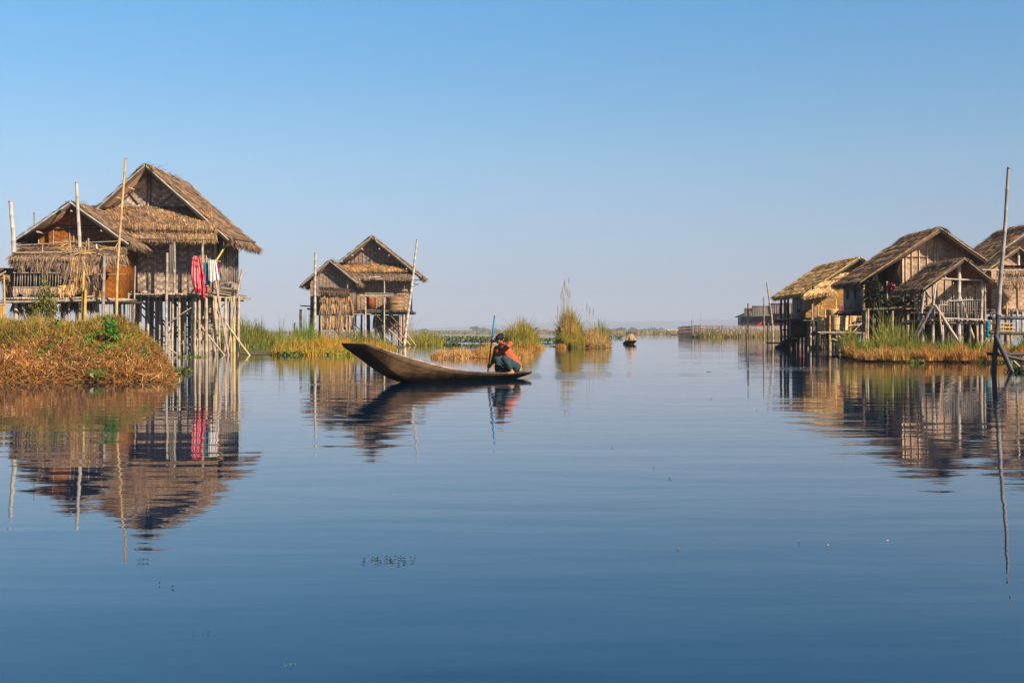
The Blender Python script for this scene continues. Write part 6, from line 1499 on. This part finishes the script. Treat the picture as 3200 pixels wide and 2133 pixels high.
# a pale undershirt showing at the waist
child(grow('undershirt', [(pel + Vector((.06, -.05, .04)), pel + Vector((.10, .0, -.05)), .085, .075)], 'cloak_tan', None, base, .008, 3), person, base)

r = root('paddle', (pole_low.x, pole_low.y, 0), 'paddle with blue upper shaft held upright by the squatting person', 'paddle')
mb = MB(); pm_ = pole_low + (pole_top - pole_low) * .60
bot = pole_low - pd * .25
mb.tube([bot, pole_low, pm_], [.016, .016, .017], (.20, .125, .07), 10); mb.build('lower_shaft', 'wood', r)
mb = MB(); mb.tube([pm_, pole_top - pd * .055], [.018, .019], (.0, .30, .60), 12); mb.build('blue_sleeve', 'cloth', r)
mb = MB(); mb.tube([pole_top - pd * .055, pole_top], [.018, .017], (.22, .19, .16), 10); mb.build('shaft_end', 'wood', r)
mb = MB(); sd_ = pd.cross(Vector((0, 1, 0))).normalized(); pts = []
for t_, w_ in ((0, .018), (.08, .05), (.22, .075), (.42, .07), (.5, .03)):
    c_ = bot - pd * t_; pts += [c_ - sd_ * w_ + Vector((0, .006, 0)), c_ + sd_ * w_ + Vector((0, .006, 0)), c_ + sd_ * w_ - Vector((0, .006, 0)), c_ - sd_ * w_ - Vector((0, .006, 0))]
mb.add(pts, [(i * 4 + k, i * 4 + (k + 1) % 4, i * 4 + 4 + (k + 1) % 4, i * 4 + 4 + k) for i in range(4) for k in range(4)] + [(0, 3, 2, 1), (16, 17, 18, 19)], (.20, .12, .07)); mb.build('blade', 'wood', r)

# the distant rower, seen from behind
D = 101.0
b0 = Vector((X(1970, D), D, .12)); hd = P(1972, 1041, D + .15)
g2, hcap2 = head_caps(hd, Vector((.05, .1, 1)), Vector((.1, 1, -.1)), 1.15)
sl_, sr_ = P(1963, 1049, D + .1), P(1979, 1049, D + .1); pv = b0 + Vector((0, .1, .1))
caps = hcap2 + [(hd, P(1971, 1050, D + .1), .06, .08), (P(1971, 1050, D + .1), pv, .14, .17), (sl_, sr_, .07, .07), (sl_, P(1957, 1060, D), .055, .04), (P(1957, 1060, D), P(1961, 1050, D + .5), .04, .03), (sr_, P(1984, 1062, D), .055, .04), (P(1984, 1062, D), P(1978, 1058, D + .5), .04, .03), (pv, P(1962, 1058, D + .6), .11, .07), (pv, P(1979, 1058, D + .6), .11, .07)]
wp = P(1961, 1050, D + .5); axp = (P(1960, 1032, D + .6) - P(1963, 1075, D + .6)); caps += grip_caps(wp, wp + Vector((0, .06, 0)), axp, .017, 1)
wp2 = P(1978, 1058, D + .5); caps += [(wp2, wp2 + Vector((-.05, .05, .0)), .03, .02)] + [(wp2 + Vector((-.03, .04, .012 * (k - 2))), wp2 + Vector((-.10 + .008 * abs(k - 2), .07, .014 * (k - 2))), .009, .007) for k in range(5)]
base2 = Vector((b0.x, b0.y, .1))
p2 = grow('person', caps, 'skin_tan', None, base2, .014, 2)
tag(p2, 'distant person in a tan wrap rowing away, seen from behind', 'person')
cl = [(P(1971, 1048, D), P(1971, 1056, D), .17, .24), (P(1966, 1048, D), P(1958, 1061, D - .05), .12, .11), (P(1976, 1048, D), P(1983, 1062, D - .05), .12, .13), (P(1971, 1056, D), b0 + Vector((0, .05, .06)), .25, .25)]
child(grow('wrap', cl, 'cloak_tan', None, base2, .02, 3, .06), p2, base2)
child(grow('head_scarf', [(g2(0, -.02, .05), g2(0, .01, .045), .105, .10), (g2(0, -.05, -.02), g2(0, -.04, .0), .085, .085), (g2(.05, -.03, .11), g2(.06, -.03, .14), .03, .02)], 'cloth_dark', None, base2, .016, 2), p2, base2)
r = root('paddle', (X(1961, D + .6), D + .6, 0), 'paddle with light blue blade raised beside the distant rower', 'paddle')
mb = MB(); mb.tube([P(1960, 1046, D + .62), P(1963, 1078, D + .62)], .02, (.25, .18, .12), 8); mb.build('shaft', 'wood', r)
mb = MB(); mb.bar(P(1959.5, 1032, D + .62), P(1960, 1047, D + .62), .14, .02, (.05, .48, .75)); mb.build('blade', 'cloth', r)

# the rower in red near the far shore
D = 415.0
hb = P(2111, 1047.0, D); hb.z = .15
caps = [(hb + Vector((0, 0, .12)), hb + Vector((-.05, 0, .5)), .16, .14), (hb + Vector((-.05, 0, .5)), hb + Vector((-.07, 0, .72)), .07, .06), (hb + Vector((-.07, 0, .76)), hb + Vector((-.06, 0, .84)), .10, .09), (hb + Vector((-.05, -.1, .5)), hb + Vector((-.4, -.1, .35)), .05, .03), (hb + Vector((-.05, .1, .5)), hb + Vector((-.4, .1, .4)), .05, .03), (hb, hb + Vector((-.45, 0, .1)), .12, .07)]
p3 = grow('person', caps, 'skin_tan', None, hb, .03, 1); tag(p3, 'tiny seated person in red in the boat near the far shore', 'person')
child(grow('robe', [(hb + Vector((0, 0, .1)), hb + Vector((-.05, 0, .5)), .24, .20), (hb, hb + Vector((-.4, 0, .1)), .16, .12)], 'cloth_red', None, hb, .04, 1), p3, hb)
child(grow('hair', [(hb + Vector((-.05, 0, .84)), hb + Vector((-.04, 0, .88)), .11, .10)], 'hair_black', None, hb, .03, 1), p3, hb)

# ================================================================== laundry on the deck of the largest house
def hanging(name, outline_top, drop, D, cols, label, folds=.05, nu=26, nv=26, pattern=None, cat='cloth', skew=None, rag=0):
    """cloth thrown over a pole: outline_top = (px0, py0, px1, py1); drop = list of (t, length in px)"""
    px0, py0, px1, py1 = outline_top
    o_at = P((px0 + px1) / 2, py0, D); mb = MB(); V = []; Fc = []; C = []
    for j in range(nv + 1):
        v_ = j / nv
        for i in range(nu + 1):
            u = i / nu
            top_y = py0 + (py1 - py0) * u
            ln = np.interp(u, [d[0] for d in drop], [d[1] for d in drop])
            x_ = px0 + (px1 - px0) * u
            if skew: x_ = skew(u, v_)
            y_ = top_y + ln * v_
            dd = D + folds * math.sin(u * 17 + v_ * 2.1) * (.35 + .65 * v_) + folds * .5 * math.sin(u * 31 + 1.3 + v_ * 3)
            V.append(P(x_, y_, dd))
    for j in range(nv):
        for i in range(nu):
            Fc.append((j * (nu + 1) + i, j * (nu + 1) + i + 1, (j + 1) * (nu + 1) + i + 1, (j + 1) * (nu + 1) + i))
            C.append(pattern(i / nu, j / nv) if pattern else jit(cols[0], .06))
    mb.add(V, Fc, np.array(C))
    ob = mb.build(name, 'cloth', smooth=True, at=o_at)
    so_ = ob.modifiers.new('thick', 'SOLIDIFY'); so_.thickness = .012
    return tag(ob, label, cat, 'laundry on the deck pole')
def pat(u, v):
    red, pink = (.70, .02, .05), (.92, .36, .38)
    if u > .68 + .05 * math.sin(v * 9): return red if math.sin(u * 60 + v * 30) < .75 else pink
    if u < .06 or v > .93: return red
    c = pink
    if .08 < u < .6:
        if abs(math.hypot((u - .38) * 1.6, (v - .78) * 1.5) - .10) < .022: c = red
        if abs(math.hypot((u - .38) * 1.6, (v - .78) * 1.5) - .045) < .02: c = red
        if abs(v - .66 - .12 * math.sin((u - .1) * 6)) < .016: c = red
        if math.hypot((u - .36) * 1.6, (v - .50) * 1.8) < .045: c = red
        if math.hypot((u - .40) * 1.6, (v - .36) * 1.8) < .035: c = red
        if v < .30 and math.sin(u * 34) * math.sin(v * 40) > .1: c = red
        if .88 < v < .93: c = red
    return c
def skw(u, v):
    top0, top1 = 606, 622
    w0 = 590 + 6 * math.sin(v * 3); w1 = 636 + 6 * v
    k = min(1, v * 2.2) ** .7
    a_ = top0 + (w0 - top0) * k + max(0, v - .6) * 32; b__ = top1 + (w1 - top1) * k
    return a_ + (b__ - a_) * u
hanging('sarong', (606, 799, 622, 801), [(0, 98), (.25, 112), (.5, 118), (.62, 108), (.72, 136), (1, 128)], 52.15, None, 'red and pink patterned sarong hanging over the deck edge, leftmost of the laundry', .06, 44, 44, pat, skew=skw)
hanging('towel', (636, 820, 658, 818), [(0, 62), (.4, 74), (1, 70)], 52.28, ((.10, .30, .46),), 'plain blue towel between the patterned sarong and the white cloth', .05)
hanging('cloth', (648, 815, 676, 812), [(0, 62), (.35, 70), (.55, 62), (.8, 64), (1, 62)], 52.12, ((.95, .95, .90),), 'white cloth on the deck pole, right of the blue towel', .06, skew=lambda u, v: 650 + u * (24 + 10 * v) + 2 * v)
hanging('cloth', (676, 822, 684, 826), [(0, 20), (1, 42)], 52.3, ((.45, .02, .12),), 'narrow crimson rag at the right end of the laundry', .03)
r = root('laundry_pole', (X(640, 52.3), 52.3, 0), 'horizontal pole that carries the sarong, towel and white cloth', 'pole')
mb = MB(); mb.bamboo(P(600, 806, 52.3), P(690, 817, 52.3), .03, .028, BAM); mb.build('culm', 'bamboo', r)
mb = MB(); mb.bamboo(P(612, 917, 52.4), P(613, 803, 52.4), .035, .03, WOOD_G); mb.build('upright', 'bamboo', r)
mb = MB(); mb.bamboo(P(683, 917, 52.5), P(678, 812, 52.5), .035, .03, WOOD_G); mb.build('upright', 'bamboo', r)
# terracotta tub and pale bundles on the deck
r = root('tub', (X(640, 53.4), 53.4, Z(919, 53.4)), 'faded red tub on the deck below the blue towel', 'tub')
mb = MB(); mb.tube([(X(643, 53.4), 53.4, Z(918, 53.4)), (X(643, 53.4), 53.4, Z(897, 53.4))], [.22, .27], (.42, .18, .13), 14); mb.build('shell', 'cloth', r)
mb = MB(); q_ = [(X(643, 53.4) + .275 * math.cos(k * .4488), 53.4 + .275 * math.sin(k * .4488), Z(897, 53.4)) for k in range(15)]; mb.tube(q_, .02, (.45, .2, .15), 5, cap=False); mb.build('rim', 'cloth', r)
for px, w_, lab in ((395, 22, 'long pale folded cloth lying on the deck beside the yellow pole'), (452, 12, 'pale crumpled bundle lying on the deck below the thin upright')):
    mb = MB(); c_ = P(px, 911, 52.9); c_.z = dz_ if False else Z(913, 52.9)
    mb.ball(c_, .12, (.62, .50, .42), 9, (w_ / 10, 1, .6), jit=.14); tag(mb.build('bundle', 'cloth', at=c_), lab, 'bundle')
# big round basket on the middle house's deck
basket((X(1236, 91), 91.0, Z(968, 90) + .05), .62, .74, .98, 'huge round brown basket on the deck of the middle house', cols=((.30, .155, .07), (.40, .22, .10), (.62, .46, .26)), n=40, rows=20)
# marsh on the far shore: a low bank and its reeds
mb = MB()
def bank(mb, x0, x1, y0, y1, z, col, nx=40, edge=1.0):
    xs = np.linspace(x0, x1, nx); v = []; 
    for j, (fy, zz) in enumerate(((0, -0.2), (0.15, z), (1, z), (1.02, -0.2))):
        for x in xs: v.append((x, y0 + (y1 - y0) * fy + RNG.uniform(-edge, edge) * (j < 2), zz))
    mb.add(v, [(j * nx + i, j * nx + i + 1, (j + 1) * nx + i + 1, (j + 1) * nx + i) for j in range(3) for i in range(nx - 1)], col)
bank(mb, X(1240, 900), X(1960, 900), 880, 1250, 0.5, (0.16, 0.15, 0.06), 60, 14)
bank(mb, -700, X(1280, 930), 900, 1250, 0.5, (0.16, 0.15, 0.06), 60, 14)
bank(mb, X(1900, 520), X(3400, 560), 500, 900, 0.5, (0.20, 0.17, 0.10), 60, 10)
kind(mb.build('far_shore_ground', 'earth'), 'structure')
mb = MB()
for (x0, x1, y0, y1, h, nn, cols, wts) in ((X(1240, 900), X(1960, 900), 875, 1000, 2.3, 9000, (G_GREEN, G_OLIVE, G_STR), (2, 4, 3)),
        (-700, X(1290, 900), 895, 1000, 2.1, 9000, (G_OLIVE, G_STR, G_YEL), (4, 2, 1)),
        (X(1880, 520), X(3400, 560), 495, 620, 1.7, 9000, (G_STR, G_OLIVE, (0.3, 0.26, 0.15)), (3, 2, 4))):
    pos = np.stack([RNG.uniform(x0, x1, nn), RNG.uniform(y0, y1, nn), np.full(nn, 0.2)], 1)
    blades(mb, nn, pos, h, 0.9, 0.15, cols, wts, var=0.2)
kind(mb.build('marsh_grass', 'grass'), 'stuff')['label'] = 'low band of green and tan marsh grass along the far shore'

# hazy tree line beyond the marsh
mb = MB()
def clump_tree(mb, x, y, h, wd, nl=60, col=(0.05, 0.08, 0.03)):
    c = RNG.normal(0, 1, (nl, 3)); c /= np.linalg.norm(c, axis=1)[:, None]; c *= RNG.uniform(0.3, 1, (nl, 1)) ** .5
    ctr = np.array([x, y, h * 0.6])[None] + c * np.array([wd, wd, h * 0.42])[None]
    s_ = RNG.uniform(0.10, 0.22, nl)[:, None] * wd
    a = RNG.normal(0, 1, (nl, 3)); a /= np.linalg.norm(a, axis=1)[:, None]
    b_ = np.cross(a, RNG.normal(0, 1, (nl, 3))); b_ /= np.linalg.norm(b_, axis=1)[:, None]
    v = np.stack([ctr - a * s_, ctr + b_ * s_, ctr + a * s_, ctr - b_ * s_], 1).reshape(-1, 3)
    mb.add(v, np.arange(nl * 4).reshape(-1, 4), jit(col, 0.4, nl))
    mb.bar((x, y, 0), (x, y, h * 0.5), h * 0.04, h * 0.04, (0.1, 0.08, 0.06))
for i in range(190):
    D = random.uniform(1500, 2300); px = random.uniform(1840, 3200)
    clump_tree(mb, X(px, D), D, random.uniform(4, 9), random.uniform(4, 8))
for i in range(26):
    D = random.uniform(1500, 2200); px = random.choice((random.uniform(1480, 1580), random.uniform(1650, 1750), random.uniform(1300, 1420)))
    clump_tree(mb, X(px, D), D, random.uniform(4, 11) * (0.6 if px < 1430 else 1), random.uniform(3, 8))
kind(mb.build('far_tree_line', 'leaf'), 'stuff')['label'] = 'hazy blue line of trees along the horizon'

# hills: two soft ridges
def ridge(name, D, depth, x0, x1, prof):
    mb = MB(); nx, ny = 120, 8; v = []
    for j in range(ny):
        t = j / (ny - 1)
        for i in range(nx):
            x = x0 + (x1 - x0) * i / (nx - 1)
            z = prof(x / D * F + 1600) * math.sin(t * math.pi) ** 0.8
            z *= 1 + 0.06 * math.sin(i * 1.7 + j) + 0.05 * math.sin(i * 0.6 + 2 * j)
            v.append((x, D + depth * t, max(z, -1)))
    mb.add(v, [(j * nx + i, j * nx + i + 1, (j + 1) * nx + i + 1, (j + 1) * nx + i) for j in range(ny - 1) for i in range(nx - 1)], (0.07, 0.10, 0.05))
    return kind(mb.build(name, 'earth', smooth=True), 'structure')
def pr1(px):
    a = 95 * math.exp(-((px - 2330) / 420) ** 2) + 130 * math.exp(-((px - 3300) / 500) ** 2) + 60 * math.exp(-((px - 1700) / 380) ** 2) + 40 * math.exp(-((px - 300) / 500) ** 2)
    return (a * .36 + 6) * 6200 / F
ridge('hills', 6000, 1500, -5400, 5400, pr1)

# two far buildings on the shore
t = root('far_house', P(1703, 1037, 1000), 'hazy pink roofed house on the far shore, left of the tallest reeds', 'house')
c = P(1703, 1037, 1000)
q = MB(); q.box((c.x - 3.5, 1000, 0.3), (c.x + 3.5, 1006, 2.4), (0.55, 0.4, 0.36)); q.build('wall', 'wood', t)
q = MB(); q.prism([(c.x - 4.5, 2.4), (c.x + 4.5, 2.4), (c.x + 2.2, 3.6), (c.x - 1.5, 4.2)], 998, 1008, (0.62, 0.16, 0.12)); q.build('roof', 'wood', t)
t = root('far_house', P(2105, 1037, 900), 'tiny pale hut on the far shore, left of the woven fence', 'house')
c = P(2108, 1037, 900)
q = MB(); q.box((c.x - 5, 900, 0.3), (c.x + 5, 905, 2.4), (0.3, 0.28, 0.26)); q.build('wall', 'wood', t)
q = MB(); q.prism([(c.x - 7, 2.4), (c.x + 7, 2.4), (c.x + 6, 3.2), (c.x - 5, 3.6)], 899, 906, (0.75, 0.72, 0.68)); q.build('roof', 'wood', t)

# the air
hz, n, b, out = new_mat('haze')
n.nodes.remove(b)
pv = N(n, 'ShaderNodeVolumePrincipled')
pv.inputs['Density'].default_value = 0.00030
pv.inputs['Color'].default_value = (0.46, 0.53, 0.68, 1)
pv.inputs['Anisotropy'].default_value = -0.12
n.links.new(pv.outputs[0], out.inputs['Volume'])
mb = MB(); mb.box((-7500, -80, -1.5), (7500, 9700, 230), (1, 1, 1))
o = kind(mb.build('haze', hz), 'stuff'); o['label'] = 'pale blue haze over the lake'
